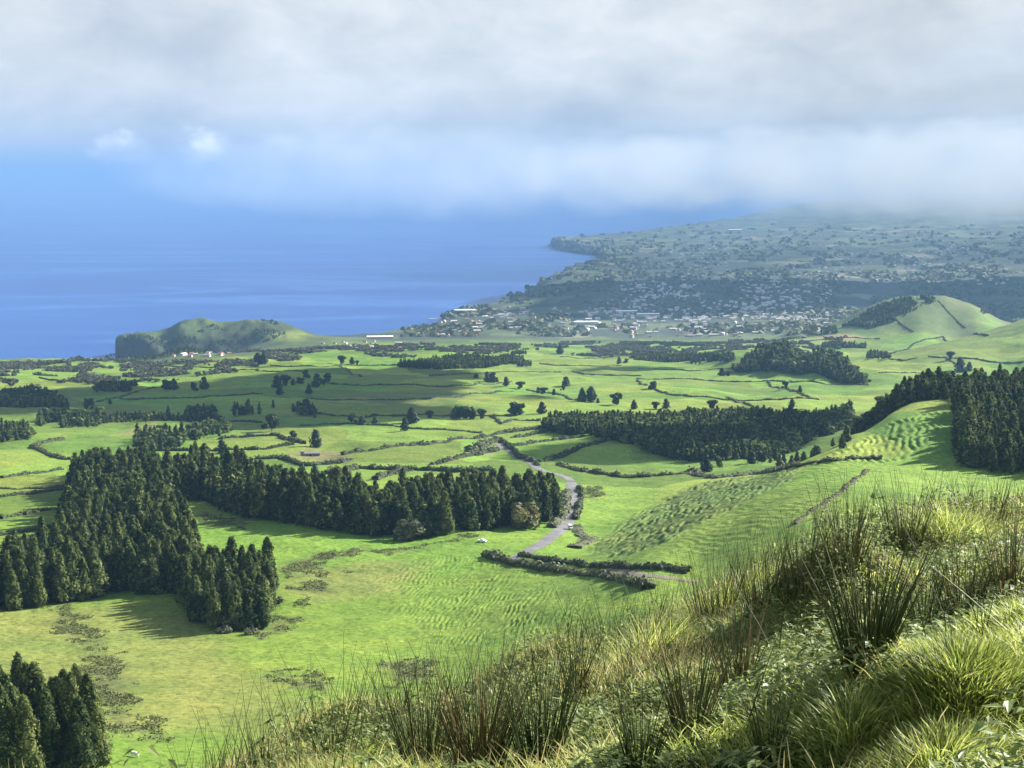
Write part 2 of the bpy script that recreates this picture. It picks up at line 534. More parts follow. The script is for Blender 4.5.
def lathe(prof, k=10, jit=0.0, r=None):
    r = r or rng
    V = []
    for rad, z in prof:
        a = np.arange(k) / k * 2 * math.pi
        rr = rad * (1 + jit * (r.random(k) - .5))
        V.append(np.stack([np.cos(a) * rr, np.sin(a) * rr, np.full(k, z) + jit * .3 * (r.random(k) - .5)], 1))
    V = np.concatenate(V)
    q = []
    for i in range(len(prof) - 1):
        for j in range(k):
            q.append((i * k + j, i * k + (j + 1) % k, (i + 1) * k + (j + 1) % k, (i + 1) * k + j))
    return V, np.array(q)


# ------------------------------------------------------------------ trees
def conifer_crown(seed, hgt=18.0, wid=2.7, tips=110, per=11, size=.8, top=.75, core=True):
    r = np.random.default_rng(seed)
    mb = MB()
    def rad(h):
        return wid * np.clip(np.power(np.clip(1 - h, 0, 1), top) * 1.12, 0, 1) * np.clip(.6 + h * 2.0, 0, 1)
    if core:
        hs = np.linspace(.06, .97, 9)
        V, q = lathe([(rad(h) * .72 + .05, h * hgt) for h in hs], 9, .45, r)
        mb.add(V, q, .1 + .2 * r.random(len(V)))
    h = .07 + .92 * r.random(tips) ** .9
    a = r.random(tips) * 2 * math.pi
    lump = 1 + .22 * np.sin(a * 3 + h * 9 + seed) + .18 * (r.random(tips) - .5)
    R = rad(h) * lump
    tipc = np.stack([np.cos(a) * R, np.sin(a) * R, h * hgt], 1)
    base_t = np.clip(.35 + .35 * r.normal(size=tips) , 0, 1)
    C = np.repeat(tipc, per, 0) + r.normal(size=(tips * per, 3)) * np.array([.36, .36, .6]) * (wid / 2.7) * (1 - .5 * np.repeat(h, per))[:, None]
    out = np.repeat(np.stack([np.cos(a), np.sin(a), np.full(tips, .45)], 1), per, 0)
    V, q = leaf_quads(C, out + .32 * r.normal(size=C.shape), size * (1 - .35 * np.repeat(h, per)), 1.0, r)
    t = np.clip(np.repeat(base_t, per) + .18 * r.normal(size=tips * per), 0, 1)
    mb.add(V, q, np.repeat(t, 4))
    return mb


def round_crown(seed, hgt=7.0, wid=4.0, lumps=9, per=70, size=.8):
    r = np.random.default_rng(seed)
    mb = MB()
    for i in range(lumps):
        c = np.array([r.normal() * wid * .36, r.normal() * wid * .36, hgt * (.16 + .62 * r.random())])
        rr = wid * (.36 + .22 * r.random())
        d = r.normal(size=(per, 3)); d /= np.linalg.norm(d, axis=1, keepdims=True)
        C = c + d * rr * np.array([1, 1, .85]) * (.7 + .38 * r.random(per))[:, None]
        C[:, 2] = np.maximum(C[:, 2], hgt * .05)
        V, q = leaf_quads(C, d + .5 * r.normal(size=d.shape), np.full(per, size), 1, r)
        bt = .3 + .45 * r.random()
        mb.add(V, q, np.repeat(np.clip(bt + .2 * r.normal(size=per), 0, 1), 4))
    return mb


def trunk_mesh(name, hgt, r0):
    V, q = lathe([(r0 * 1.3, -.6), (r0, .4), (r0 * .8, hgt * .35), (r0 * .45, hgt * .8)], 8, .12)
    mb = MB(); mb.add(V, q, .5)
    for k in range(5):
        a = k * 2.4; z = hgt * (.3 + .1 * k)
        d = np.array([math.cos(a), math.sin(a), .5]); L = hgt * .12
        p0 = np.array([0, 0, z]); p1 = p0 + d * L
        s = np.array([-d[1], d[0], 0]) * r0 * .25; w = np.array([0, 0, r0 * .25])
        V = np.array([p0 - s, p0 + w, p0 + s, p1 - s * .3, p1 + w * .3, p1 + s * .3])
        mb.add(V, np.array([[0, 1, 4, 3], [1, 2, 5, 4], [2, 0, 3, 5]]), .5)
    return mb.mesh(name, M['bark'])


CON = []
for i in range(7):
    wid = 2.5 + .5 * random.random()
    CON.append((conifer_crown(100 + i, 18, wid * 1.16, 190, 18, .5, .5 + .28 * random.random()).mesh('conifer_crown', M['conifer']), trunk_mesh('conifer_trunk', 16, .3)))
HIC = []
for i in range(3):
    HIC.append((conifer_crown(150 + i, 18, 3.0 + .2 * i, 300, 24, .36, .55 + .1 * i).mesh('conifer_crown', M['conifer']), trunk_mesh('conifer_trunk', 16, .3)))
YNG = []
for i in range(3):
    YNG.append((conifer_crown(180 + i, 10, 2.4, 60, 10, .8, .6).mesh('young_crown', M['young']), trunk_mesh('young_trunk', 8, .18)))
FLD = []
for i in range(4):
    FLD.append((conifer_crown(200 + i, 10, 2.9, 70, 10, .9, .45 + .06 * i, True).mesh('field_tree_crown', M['field_tree']), trunk_mesh('field_trunk', 8, .25)))
for i in range(3):
    FLD.append((round_crown(220 + i, 10, 3.6, 10, 60, 1.1).mesh('field_tree_crown', M['field_tree']), trunk_mesh('field_trunk', 7, .28)))


def put_tree(name, pair, X, Y, hgt, base_h, label, cat, group, wide=1.0):
    e = bpy.data.objects.new(name, None)
    COL.objects.link(e)
    s = hgt / base_h
    e.location = (X, Y, float(zat(X, Y)[0]) - .15)
    e.rotation_euler = (0, 0, random.random() * 6.28)
    e.scale = (s * wide, s * wide, s)
    tag(e, label, cat, group)
    link('crown', pair[0], e)
    link('trunk', pair[1], e)
    return e


# ---- conifer woods: each spot of every wood, nearest three hundred stand as trees of their own
def fill(pts, spacing, hgt, name, ymin=150.0, world=None):
    P = world if world is not None else wpoly(pts, ymin)
    lo, hi = P.min(0), P.max(0)
    out = []
    gx = np.arange(lo[0], hi[0] + spacing, spacing); gy = np.arange(lo[1], hi[1] + spacing, spacing)
    X, Y = np.meshgrid(gx, gy)
    X = (X + (np.arange(len(gy))[:, None] % 2) * spacing * .5).ravel() + rng.normal(size=X.size) * spacing * .2
    Y = Y.ravel() + rng.normal(size=Y.size) * spacing * .2
    k = inside(P, X, Y)
    X, Y = X[k], Y[k]
    e = dist_poly(P, X, Y)
    if name == 'far':
        gapn = fbm(X / 38 + hgt, Y / 70, 3, 6) + .25 * np.exp(-((e - 8) / 9.0) ** 2) * (rng.random(len(X)) - .6)
        k2 = gapn > .40
        X, Y, e = X[k2], Y[k2], e[k2]
        hh = hgt * (.35 + .55 * rng.random(len(X)) + .75 * (fbm(X / 30, Y / 60, 3, 5) - .3))
    else:
        hh = hgt * (.66 + .36 * rng.random(len(X)) + .6 * (fbm(X / 28, Y / 40, 3, 5) - .35))
        hh = hh * (.82 + .18 * smooth(0, 7, e)) * np.where(rng.random(len(X)) < .12, 1.22, 1.0)
        k2 = fbm(X / 17, Y / 24, 2, 14) > .30
        X, Y, e, hh = X[k2], Y[k2], e[k2], hh[k2]
    return [(x, y, h, name, d) for x, y, h, d in zip(X, Y, hh, e)]


spots = []
spots += fill([(-30, 790), (60, 778), (98, 772), (88, 740), (30, 735), (-30, 740)], 6.5, 21, 'corner')
spots += fill([(0, 612), (45, 607), (80, 603), (112, 594), (150, 595), (178, 594), (200, 590), (196, 556), (186, 532), (166, 502), (160, 476), (100, 473), (72, 482), (70, 515), (54, 556), (0, 585), (-60, 590), (-60, 615)], 6.5, 19.5, 'plantation')
spots += fill([(176, 597), (186, 608), (196, 627), (226, 632), (262, 630), (284, 602), (268, 590), (225, 590), (205, 575), (185, 580)], 6.2, 21, 'spur')
spots += fill([(160, 500), (200, 501), (230, 514), (270, 521), (320, 529), (370, 538), (430, 538), (480, 531), (530, 526), (558, 520), (556, 506), (480, 507), (400, 514), (300, 504), (230, 488), (165, 478)], 6.4, 22, 'belt')
Bp = np.array([((968 - 512) / F * 800, 790), ((1060 - 512) / F * 760, 760), ((1090 - 512) / F * 1150, 1150), ((955 - 512) / F * 1150, 1150), ((966 - 512) / F * 990, 990), ((964 - 512) / F * 860, 860)])
spots += fill(None, 7.0, 15, 'right', world=Bp)
Ep = np.array([((966 - 512) / F * 800, 790), ((976 - 512) / F * 800, 790), ((974 - 512) / F * 900, 900), ((974 - 512) / F * 1010, 1010), ((962 - 512) / F * 1010, 1010), ((963 - 512) / F * 880, 880)])
spots += fill(None, 4.6, 21, 'right', world=Ep)
Ap = np.array([((848 - 512) / F * 1060, 1060), ((900 - 512) / F * 1035, 1035), ((960 - 512) / F * 1040, 1040), ((960 - 512) / F * 1260, 1260), ((850 - 512) / F * 1300, 1300)])
spots += fill(None, 7.5, 16, 'right', world=Ap)
mid = fill([(545, 431), (612, 442), (640, 447), (690, 463), (735, 461), (768, 460), (805, 446), (850, 427), (852, 414), (768, 419), (690, 421), (600, 422), (548, 424)], 7.5, 15, 'mid')
spots += mid
woods = [([(0, 407), (50, 409), (60, 398), (30, 391), (0, 392)], 12), ([(95, 393), (137, 390), (135, 385), (98, 386)], 11), ([(35, 429), (100, 427), (98, 415), (60, 405), (38, 412)], 15),
         ([(-20, 445), (30, 440), (28, 428), (-20, 428)], 13), ([(97, 425), (142, 420), (140, 416), (98, 420)], 9), ([(145, 423), (215, 421), (213, 412), (150, 413)], 12),
         ([(130, 450), (160, 452), (185, 446), (184, 438), (140, 438)], 15), ([(190, 441), (228, 436), (226, 428), (190, 430)], 15), ([(234, 416), (315, 418), (312, 409), (238, 406)], 13),
         ([(398, 369), (440, 370), (525, 364), (522, 359), (460, 359), (400, 364)], 13), ([(626, 359), (680, 363), (735, 361), (730, 355), (640, 354)], 13),
         ([(735, 373), (768, 372), (800, 375), (835, 381), (866, 385), (850, 374), (815, 360), (785, 351), (750, 358)], 18),
         ([(818, 350), (868, 349), (866, 345), (822, 345)], 15), ([(868, 359), (890, 359), (889, 355), (870, 355)], 14), ([(512, 356), (527, 356), (527, 353), (512, 353)], 10), ([(512, 366), (532, 367), (532, 363), (512, 363)], 9),
         ([(842, 327), (863, 315), (881, 306), (900, 300), (934, 297), (936, 302), (905, 317), (870, 330)], 15), ([(820, 334), (838, 334), (836, 329), (824, 329)], 14),
         ([(120, 372), (255, 367), (254, 362), (190, 360), (122, 364)], 11), ([(0, 372), (112, 370), (110, 361), (0, 362)], 9), ([(300, 352), (350, 350), (350, 347), (302, 348)], 12),
         ([(210, 352), (260, 352), (258, 348), (212, 347)], 11), ([(440, 352), (520, 350), (520, 347), (440, 348)], 10), ([(620, 346), (720, 346), (720, 343), (620, 343)], 9),
         ([(980, 318), (1030, 314), (1030, 306), (985, 309)], 14), ([(560, 345), (600, 344), (600, 342), (560, 342)], 9)]
pale_pts = woods[-8:-3] + woods[-2:]
woods = woods[:-8] + [woods[-3]]
for pts, hg in woods:
    kn = pts[0][0] == 735
    spots += fill(pts, hg * (.4 if kn else .62), hg * (1.25 if kn else 1), 'knoll' if kn else 'far')
for pts in [[(117, 359), (123, 342), (165, 340), (225, 341), (252, 337), (264, 342), (238, 350), (200, 354), (160, 358)], [(250, 338), (258, 326), (276, 322), (288, 332), (272, 344)], [(240, 320), (262, 318.6), (275, 321), (262, 323)], [(185, 330), (215, 325), (232, 327), (215, 333)]]:
    spots += [t for t in fill(pts, 13, 9, 'far') if fbm(np.array([t[0] / 70]), np.array([t[1] / 90]), 3, 19)[0] > .42]
spots = [s for s in spots if s[4] > 0.0]
spots.sort(key=lambda s: -s[2] / s[1])
near = [s for s in spots if s[3] not in ('far', 'mid', 'knoll')][:298]
nid = set(map(id, near))
LAB = {
    'corner': ('tall dark conifer in the nearest clump below the grassy slope', 'conifers of the nearest clump'),
    'plantation_edge': ('dark columnar conifer along the outer edge of the plantation by the scrubby pasture', 'conifers on the edge of the plantation'),
    'plantation': ('dark green conifer packed inside the large valley plantation', 'conifers inside the plantation'),
    'spur': ('dark columnar conifer in the tip of the plantation that juts into the pasture', 'conifers in the tip of the plantation'),
    'belt': ('dark conifer in the long belt of trees ending at the winding road', 'conifers of the long tree belt'),
    'right': ('dark conifer in the wood behind the terraced green hill', 'conifers of the wood behind the terraced hill')}
for i, (x, y, h, nm, d) in enumerate(near):
    key = 'plantation_edge' if nm == 'plantation' and d < 5 else nm
    put_tree('conifer_tree', HIC[i % 3] if y < 560 else CON[i % len(CON)], x, y, h, 18.0, LAB[key][0], 'tree', LAB[key][1], .85 + .4 * random.random())


def far_trees(name, rest, mat, rnd=False):
    """the rest of the conifers as one mass"""
    LOD = []
    for i in range(6):          # distant conifers
        mb = conifer_crown(300 + i, 1.0, .17, 28, 4, .08, .5 + .07 * i)
        LOD.append(mb)
    for i in range(3):          # distant round crowns
        mb = round_crown(320 + i, 10, 4.2, 7, 18, 1.5); mb.V = [v / 10 for v in mb.V]
        LOD.append(mb)
    for i in range(5):          # nearer conifers, finer needles
        mb = conifer_crown(340 + i, 1.0, .165, 95, 9, .042, .5 + .06 * i)
        LOD.append(mb)
    LOD = [(np.concatenate(mb.V), np.concatenate(mb.Q), np.concatenate(mb.t)) for mb in LOD]
    # scaled noise in the crown function is tuned for metres, so spread again here
    V = []; Q = []; T = []; nv = 0
    for k, (x, y, h, nm, d) in enumerate(rest):
        v, q, t = LOD[6 + k % 3 if rnd else 9 + k % 5 if y < 1200 else (k * 4 + k // 3) % 8]
        a = random.random() * 6.28
        w = h * (.95 + .8 * random.random())
        c, s = math.cos(a), math.sin(a)
        vv = np.stack([(v[:, 0] * c - v[:, 1] * s) * w + x, (v[:, 0] * s + v[:, 1] * c) * w + y, v[:, 2] * h + ZQ[k] - .2], 1)
        V.append(vv); Q.append(q + nv); T.append(np.clip(t + rng.normal() * .12, 0, 1)); nv += len(vv)
    me = mesh_np(name, np.concatenate(V), np.concatenate(Q), mat, tint=np.concatenate(T))
    return link(name, me)


rest = [s for s in spots if id(s) not in nid]
ZQ = zat(np.array([s[0] for s in rest]), np.array([s[1] for s in rest]))
# a conifer crown whose clumps are sized for a one metre tree
_old = conifer_crown


def conifer_crown(seed, hgt, wid, tips, per, size, top, core=True):
    mb = _old(seed, 18.0, wid * 18, tips, per, size * 18, top, core)
    mb.V = [v / 18.0 for v in mb.V]
    return mb


pale = []
for pts, hg in pale_pts:
    pale += [t for t in fill(pts, 7.5, 8, 'far') if fbm(np.array([t[0] / 35]), np.array([t[1] / 60]), 3, 9)[0] > .46]
for pts in [[(-10, 362), (115, 360), (255, 362), (265, 373), (180, 380), (110, 384), (-10, 386)], [(260, 352), (420, 344), (520, 345), (530, 352), (400, 358), (270, 362)], [(530, 345), (760, 340), (850, 338), (860, 352), (700, 356), (540, 354)]]:
    pale += [t for t in fill(pts, 9, 9, 'far') if fbm(np.array([t[0] / 60]), np.array([t[1] / 110]), 3, 7)[0] > .56]
rest_all = rest
ZQ = zat(np.array([s[0] for s in pale]), np.array([s[1] for s in pale]))
tag(far_trees('coastal_bushes', pale, M['coast_bush'], True), 'pale mixed bushes and small trees along the coastal fields', 'bushes', kind='stuff')
ZQ = zat(np.array([s[0] for s in rest]), np.array([s[1] for s in rest]))
o = far_trees('conifer_woods', rest, M['conifer'])
tag(o, 'dark conifer woods spread over the hazy pastures', 'wood', kind='stuff')
print('near rest', sum(1 for s in rest if s[1] < 1200)); print('conifers', len(near), 'rest', len(rest))

# ---- single trees and clumps in the pastures:  place phrase, trees (px, base py, height px)
CL = [
    ('beside the hedge below the headland', [(258, 364, 11), (264, 364, 12)]),
    ('on the hedge line under the distant headland', [(342, 364, 9), (352, 364, 7), (357, 365, 5)]),
    ('on the slope above the shaded pasture', [(277, 388, 12), (285, 386, 12), (293, 385, 6), (300, 384, 8), (280, 395, 9)]),
    ('at the corner of the long shaded pasture', [(306, 378, 9), (317, 387, 13), (327, 383, 11), (309, 394, 10)]),
    ('beside the dark wood in the shaded pasture', [(272, 431, 18), (306, 414, 15), (293, 440, 10)]),
    ('behind the ruined farm shed', [(316, 447, 17)]),
    ('in the middle of the shaded pasture', [(352, 424, 11), (362, 425, 9), (375, 424, 7)]),
    ('in the shaded pasture above the bright strip', [(405, 431, 13), (412, 423, 15), (430, 418, 8)]),
    ('in a tight dark block on the shaded pasture', [(456, 419, 13), (464, 419, 14), (472, 419, 12), (482, 419, 11)]),
    ('beside the small farm sheds in the far pasture', [(487, 382, 10), (492, 382, 11), (506, 386, 9), (476, 378, 5), (497, 382, 5)]),
    ('in the pasture beyond the mid valley wood', [(516, 415, 15), (542, 414, 12)]),
    ('along the middle hedge of the far pastures', [(520, 389, 8), (538, 393, 6), (543, 394, 7), (554, 395, 6), (563, 391, 6), (566, 386, 9)]),
    ('in the bright pasture beyond the mid valley wood', [(582, 402, 14), (591, 402, 15), (598, 403, 5), (617, 405, 13)]),
    ('close behind the mid valley wood', [(634, 409, 9), (655, 409, 8), (666, 409, 10), (712, 409, 10), (792, 408, 9)]),
    ('alone on the bright pasture by a hedge corner', [(653, 389, 9)]),
    ('in the flat pasture before the far wood', [(619, 364, 7), (626, 363, 5)]),
    ('at the foot of the wooded knoll', [(722, 376, 8), (728, 376, 6), (857, 381, 9), (865, 383, 10)]),
    ('alone and round before the hazy town', [(560, 354, 9)]),
    ('along the hedge of the yellow-green field', [(785, 389, 8), (800, 393, 7)]),
    ('on the hedge across the sunny field', [(950, 360, 9), (960, 371, 13), (969, 371, 9)]),
    ('behind the conifer belt by the farm', [(302, 480, 16), (315, 479, 15), (297, 481, 8)]),
    ('at the near edge of the mid valley wood', [(706, 472, 17), (718, 466, 12), (752, 464, 12), (762, 463, 14)]),
    ('in the pasture left of the winding road', [(222, 453, 13)]),
    ('in the pale fields above the shaded pasture', [(167, 390, 12), (174, 390, 11), (194, 391, 10), (204, 389, 12)]),
    ('on the shaded slope beside the hedge', [(90, 405, 8), (110, 404, 5)]),
]
NUMW = ['', 'one', 'two', 'three', 'four', 'five', 'six']
ORD = ['first', 'second', 'third', 'fourth', 'fifth', 'sixth']
k = 0
for place, ts in CL:
    xs = sorted(t[0] for t in ts)
    for px, py, hp in ts:
        X, Y, Z = hit(px, py)
        if len(ts) == 1:
            lb = 'dark tree standing ' + place
        else:
            i = xs.index(px)
            w = 'leftmost' if i == 0 else 'rightmost' if i == len(xs) - 1 else 'middle' if len(xs) == 3 else ORD[i] + ' from left'
            lb = f'{w} of the {NUMW[len(ts)]} trees ' + place
        put_tree('field_tree', FLD[(k * 3 + k // 3) % len(FLD)], X, Y, hp * Y / F * 1.05, 10.0, lb, 'tree', 'single trees in the pastures', .9 + .5 * random.random())
        k += 1
P = wpoly([(700, 470), (770, 464), (842, 450), (850, 441), (770, 456)])
for i in range(26):
    while True:
        q = P.min(0) + (P.max(0) - P.min(0)) * rng.random(2)
        if inside(P, q[:1], q[1:])[0]: break
    put_tree('young_conifer', YNG[i % 3], q[0], q[1], 5 + 6 * random.random(), 10.0, 'small pale green young conifer in front of the dark mid valley wood', 'tree', 'young conifers before the mid valley wood', 1.1)
# tan round tree by the road and a paler one in the belt
for px, py, hp, lb in [(524, 527, 28, 'pale olive-tan round broadleaf tree at the road end of the conifer belt'), (409, 538, 24, 'olive round broadleaf tree on the near edge of the conifer belt')]:
    X, Y, Z = hit(px, py)
    hh = hp * Y / F
    pair = (round_crown(400 + px, 10, 4.4, 12, 90, .9).mesh('broadleaf_crown', M['tan_tree'] if px > 500 else M['pale_bush']), trunk_mesh('broadleaf_trunk', 7, .3))
    put_tree('broadleaf_tree', pair, X, Y - 5, hh, 10.0, lb, 'tree', None, 1.25)


# ------------------------------------------------------------------ hedges
def drape(pts, step):
    P = wpoly(pts)
    out = []
    for a, b in zip(P[:-1], P[1:]):
        L = np.linalg.norm(b - a); m = max(1, int(L / step))
        for i in range(m):
            out.append(a + (b - a) * i / m)
    out.append(P[-1])
    return np.array(out)


def hedge(pts, hgt, wid, label, mat='hedge', gaps=.12, group='hedges between the pastures'):
    hgt *= 1.2; wid *= 1.35
    Ym = np.mean([hit(*p)[1] for p in pts])
    step = max(1.2, Ym / 900)
    L = drape(pts, step)
    nz = fbm(np.arange(len(L)) * step / 9.0, np.full(len(L), Ym), 3, 61)
    L = L + (np.stack([fbm(L[:, 0] / 12, L[:, 1] / 12, 2, 62), fbm(L[:, 0] / 12, L[:, 1] / 12, 2, 63)], 1) - .5) * 3.0
    z = zat(L[:, 0], L[:, 1])
    d = np.gradient(L, axis=0); d /= np.linalg.norm(d, axis=1, keepdims=True) + 1e-9
    nx = np.stack([-d[:, 1], d[:, 0]], 1)
    hh = hgt * np.clip(-.05 + 2.1 * nz + .5 * (rng.random(len(L)) - .5), .12, 2.2)
    ww = wid * (.4 + 1.2 * nz)
    mb = MB()
    # woody core
    sec = [(-.5, -.15), (-.42, .55), (0, .8), (.42, .55), (.5, -.15)]
    V = np.stack([np.stack([L[:, 0] + nx[:, 0] * ww * a, L[:, 1] + nx[:, 1] * ww * a, z + hh * b], 1) for a, b in sec], 1)
    m = len(L); V = V.reshape(-1, 3) + rng.normal(size=(m * 5, 3)) * .15
    q = np.array([(i * 5 + j, i * 5 + j + 1, (i + 1) * 5 + j + 1, (i + 1) * 5 + j) for i in range(m - 1) for j in range(4)])
    mb.add(V, q, .15 + .3 * rng.random(len(V)))
    per = 9
    idx = np.repeat(np.arange(m), per)
    a = (rng.random(m * per) - .5) * 1.1; b = rng.random(m * per)
    b = b * (1.05 - .5 * np.abs(a))
    C = np.stack([L[idx, 0] + nx[idx, 0] * ww[idx] * a, L[idx, 1] + nx[idx, 1] * ww[idx] * a, z[idx] + hh[idx] * b], 1) + rng.normal(size=(m * per, 3)) * .2 * step * np.array([1, 1, .3])
    nrm = np.stack([nx[idx, 0] * a * 2, nx[idx, 1] * a * 2, b * 1.2], 1)
    V, q = leaf_quads(C, nrm + .5 * rng.normal(size=C.shape), np.full(m * per, .45 * hgt * .6 + .25 * step))
    mb.add(V, q, np.repeat(np.clip(.2 + .6 * fbm(C[:, 0] / 5, C[:, 1] / 5, 2, 64) + .2 * rng.normal(size=m * per), 0, 1), 4))
    o = link('hedge', mb.mesh('hedge', M[mat]))
    tag(o, label, 'hedge', group)
    return o


HG = [
    ([(10, 391), (40, 385)], 1.8, 2, 'dark hedge between the shaded fields above the far left wood'),
    ([(40, 378), (90, 382), (160, 380)], 1.8, 2, 'long thin hedge under the pale coastal fields'),
    ([(97, 402), (140, 391), (180, 388)], 1.5, 2, 'slanting hedge on the shaded left slope'),
    ([(32, 447), (50, 456), (68, 460)], 2.5, 4, 'bushy hedge curving down to the plantation corner'),
    ([(62, 440), (45, 443), (32, 447)], 2.2, 4, 'short bushy hedge at the bend below the bright slope'),
    ([(160, 451), (215, 451), (256, 450), (294, 445)], 2.4, 3, 'long dark hedge behind the plantation top'),
    ([(220, 439), (256, 436), (279, 436), (304, 444)], 2.4, 3, 'dark hedge running to the farm shed from the dark wood'),
    ([(183, 462), (250, 464)], 1.8, 3, 'low hedge just behind the conifer belt, near the plantation'),
    ([(0, 489), (65, 487)], 1.3, 2, 'uppermost of the four low hedges left of the plantation'),
    ([(0, 497), (30, 494), (62, 490)], 1.5, 2.4, 'second from top of the four low hedges left of the plantation'),
    ([(0, 519), (40, 511), (66, 509)], 1.5, 2.4, 'third from top of the four low hedges left of the plantation'),
    ([(0, 535), (30, 531), (56, 527)], 1.5, 2.4, 'lowest of the four low hedges left of the plantation'),
    ([(271, 366), (396, 365), (421, 369)], 1.8, 2, 'straight hedge in front of the headland village'),
    ([(256, 371), (306, 372)], 1.5, 2, 'short hedge below the first field trees, under the headland'),
    ([(336, 365), (348, 371), (361, 377)], 1.2, 2, 'diagonal hedge dropping from the straight hedge to the wide pasture'),
    ([(328, 383), (400, 385), (468, 386), (512, 382)], 1.6, 2.4, 'uppermost long hedge across the wide shaded pasture'),
    ([(311, 399), (431, 399), (512, 392)], 1.6, 2.4, 'middle long hedge across the wide shaded pasture'),
    ([(318, 414), (420, 415), (512, 416)], 1.8, 2.4, 'lowest long hedge across the wide shaded pasture'),
    ([(491, 416), (501, 424), (512, 420), (540, 421)], 1.6, 2.4, 'kinked hedge at the end of the wide shaded pasture'),
    ([(343, 455), (376, 450), (431, 444), (476, 439), (512, 432), (545, 428)], 2.2, 3.2, 'long dark hedge between two sunlit strips beside the farm shed'),
    ([(431, 465), (468, 456), (498, 450)], 2.4, 3.5, 'bushy hedge under the pale scrub knoll'),
    ([(468, 452), (482, 447), (497, 440)], 3.2, 6, 'thick scrubby hedge beside the road bend', ),
    ([(326, 474), (356, 469), (396, 470), (416, 470), (461, 472), (490, 471)], 2.8, 4, 'thick hedge just behind the conifer belt'),
    ([(376, 480), (381, 477), (411, 471)], 3.0, 4, 'short thick hedge slanting down to the conifer belt'),
    ([(256, 459), (279, 459)], 2.2, 4, 'short stub of hedge left of the farm shed'),
    ([(282, 459), (308, 466), (341, 463), (352, 459)], 2.4, 4, 'hedge sagging below the farm shed'),
    ([(572, 372), (595, 375), (640, 376)], 1.5, 2.4, 'faint hedge across the bright far pasture'),
    ([(637, 379), (700, 380), (768, 381), (800, 382)], 1.5, 2.4, 'straight hedge below the wooded knoll'),
    ([(637, 381), (655, 389), (672, 395), (692, 397), (768, 400), (818, 400)], 1.6, 2.4, 'hedge bending past the lone tree towards the right wood'),
    ([(727, 397), (750, 406)], 1.5, 2.4, 'short diagonal hedge in the yellow-green field'),
    ([(527, 390), (560, 395), (580, 402)], 1.6, 2.4, 'hedge sloping past the row of small trees'),
    ([(512, 446), (557, 440), (585, 436)], 2.2, 3, 'lower of two hedges beside the mid valley wood tip'),
    ([(512, 438), (545, 432)], 2, 3, 'upper of two hedges beside the mid valley wood tip'),
    ([(540, 462), (572, 452), (590, 445), (605, 440)], 2.4, 3.5, 'dark hedge rising from the road to the mid valley wood'),
    ([(500, 441), (512, 449), (527, 460), (538, 466)], 2.6, 3.5, 'dark hedge along the far side of the straight lane'),
    ([(557, 465), (585, 472), (617, 477), (672, 475), (707, 472)], 2.6, 4, 'lumpy row of bushes between the road and the mid valley wood'),
    ([(768, 382), (788, 389), (818, 400)], 1.5, 2.4, 'diagonal hedge with two small trees right of the knoll'),
    ([(790, 381), (868, 385)], 1.5, 2.4, 'hedge under the foot of the wooded knoll'),
    ([(890, 354), (913, 344), (943, 337), (988, 336)], 2, 3, 'hedge curving up under the cone hill'),
    ([(890, 359), (903, 361), (918, 358)], 1.6, 2.4, 'short sagging hedge beside the small square wood'),
    ([(928, 357), (980, 360), (1024, 362)], 1.8, 3, 'straight hedge along the foot of the far right slope'),
    ([(945, 357), (955, 364), (965, 372)], 1.8, 3, 'hedge with three trees cutting across the sunny field'),
    ([(893, 317), (903, 325), (913, 332)], 1.6, 3, 'short dark hedge on the left flank of the cone hill'),
    ([(938, 301), (950, 314), (965, 328)], 1.6, 3, 'dark hedge down the face of the cone hill'),
    ([(485, 556), (512, 564), (540, 569), (570, 572), (595, 576), (617, 580), (645, 589)], 2.4, 3.6, 'thick nearer hedge below the winding road'),
    ([(522, 556), (570, 564), (600, 567), (645, 569), (688, 573)], 1.8, 2.6, 'farther hedge alongside the dirt track'),
    ([(576, 520), (578, 508), (581, 500), (580, 488)], 2.2, 2.4, 'dark hedge along the right verge of the winding road'),
]
for a in HG:
    hedge(*a)
for a in [([(120, 399), (200, 398), (262, 394)], 1.5, 2, 'thin hedge above the small woods on the left slope'), ([(212, 421), (262, 423)], 1.6, 2.4, 'short hedge between the dark blocks of wood'),
          ([(300, 426), (420, 429), (482, 433)], 1.3, 2, 'faint hedge along the lit edge of the shaded pasture'), ([(150, 367), (258, 370)], 1.5, 2, 'hedge under the coastal bushes'),
          ([(560, 357), (640, 356), (722, 352)], 1.5, 2.4, 'hedge before the hazy town edge'), ([(540, 364), (620, 366)], 1.4, 2, 'short hedge by the two small flat trees'),
          ([(800, 342), (880, 339)], 1.6, 2.4, 'hedge along the pinkish bare field'), ([(880, 373), (960, 373)], 1.5, 2.4, 'hedge across the sunny field behind the right wood'),
          ([(640, 369), (762, 367)], 1.4, 2.2, 'hedge between the flat wood and the knoll'), ([(430, 376), (560, 372)], 1.4, 2.2, 'hedge behind the small farm sheds'), ([(0, 478), (62, 470)], 1.4, 2.2, 'hedge at the top of the left striped pastures')]:
    hedge(*a)
hedge([(868, 470), (855, 480), (835, 497), (812, 512), (795, 524)], .5, 1.7, 'brown bracken bank running down the terraced spur', 'brown_hedge')
hedge([(770, 472), (800, 466), (835, 461), (880, 459)], 1.6, 3.0, 'grey-green bank between the two terraced slopes', 'hedge')
hedge([(552, 528), (560, 520), (566, 508), (566, 494)], 2.4, 4, 'pale bushy verge left of the winding road', 'pale_bush')
hedge([(575, 548), (590, 541), (578, 535), (577, 526)], 1.2, 5, 'rough pale verge right of the winding road', 'pale_bush')
hedge([(690, 474), (720, 478), (760, 474), (790, 468)], 1.8, 5, 'grey-brown scrub bank in front of the mid valley wood', 'pale_bush')
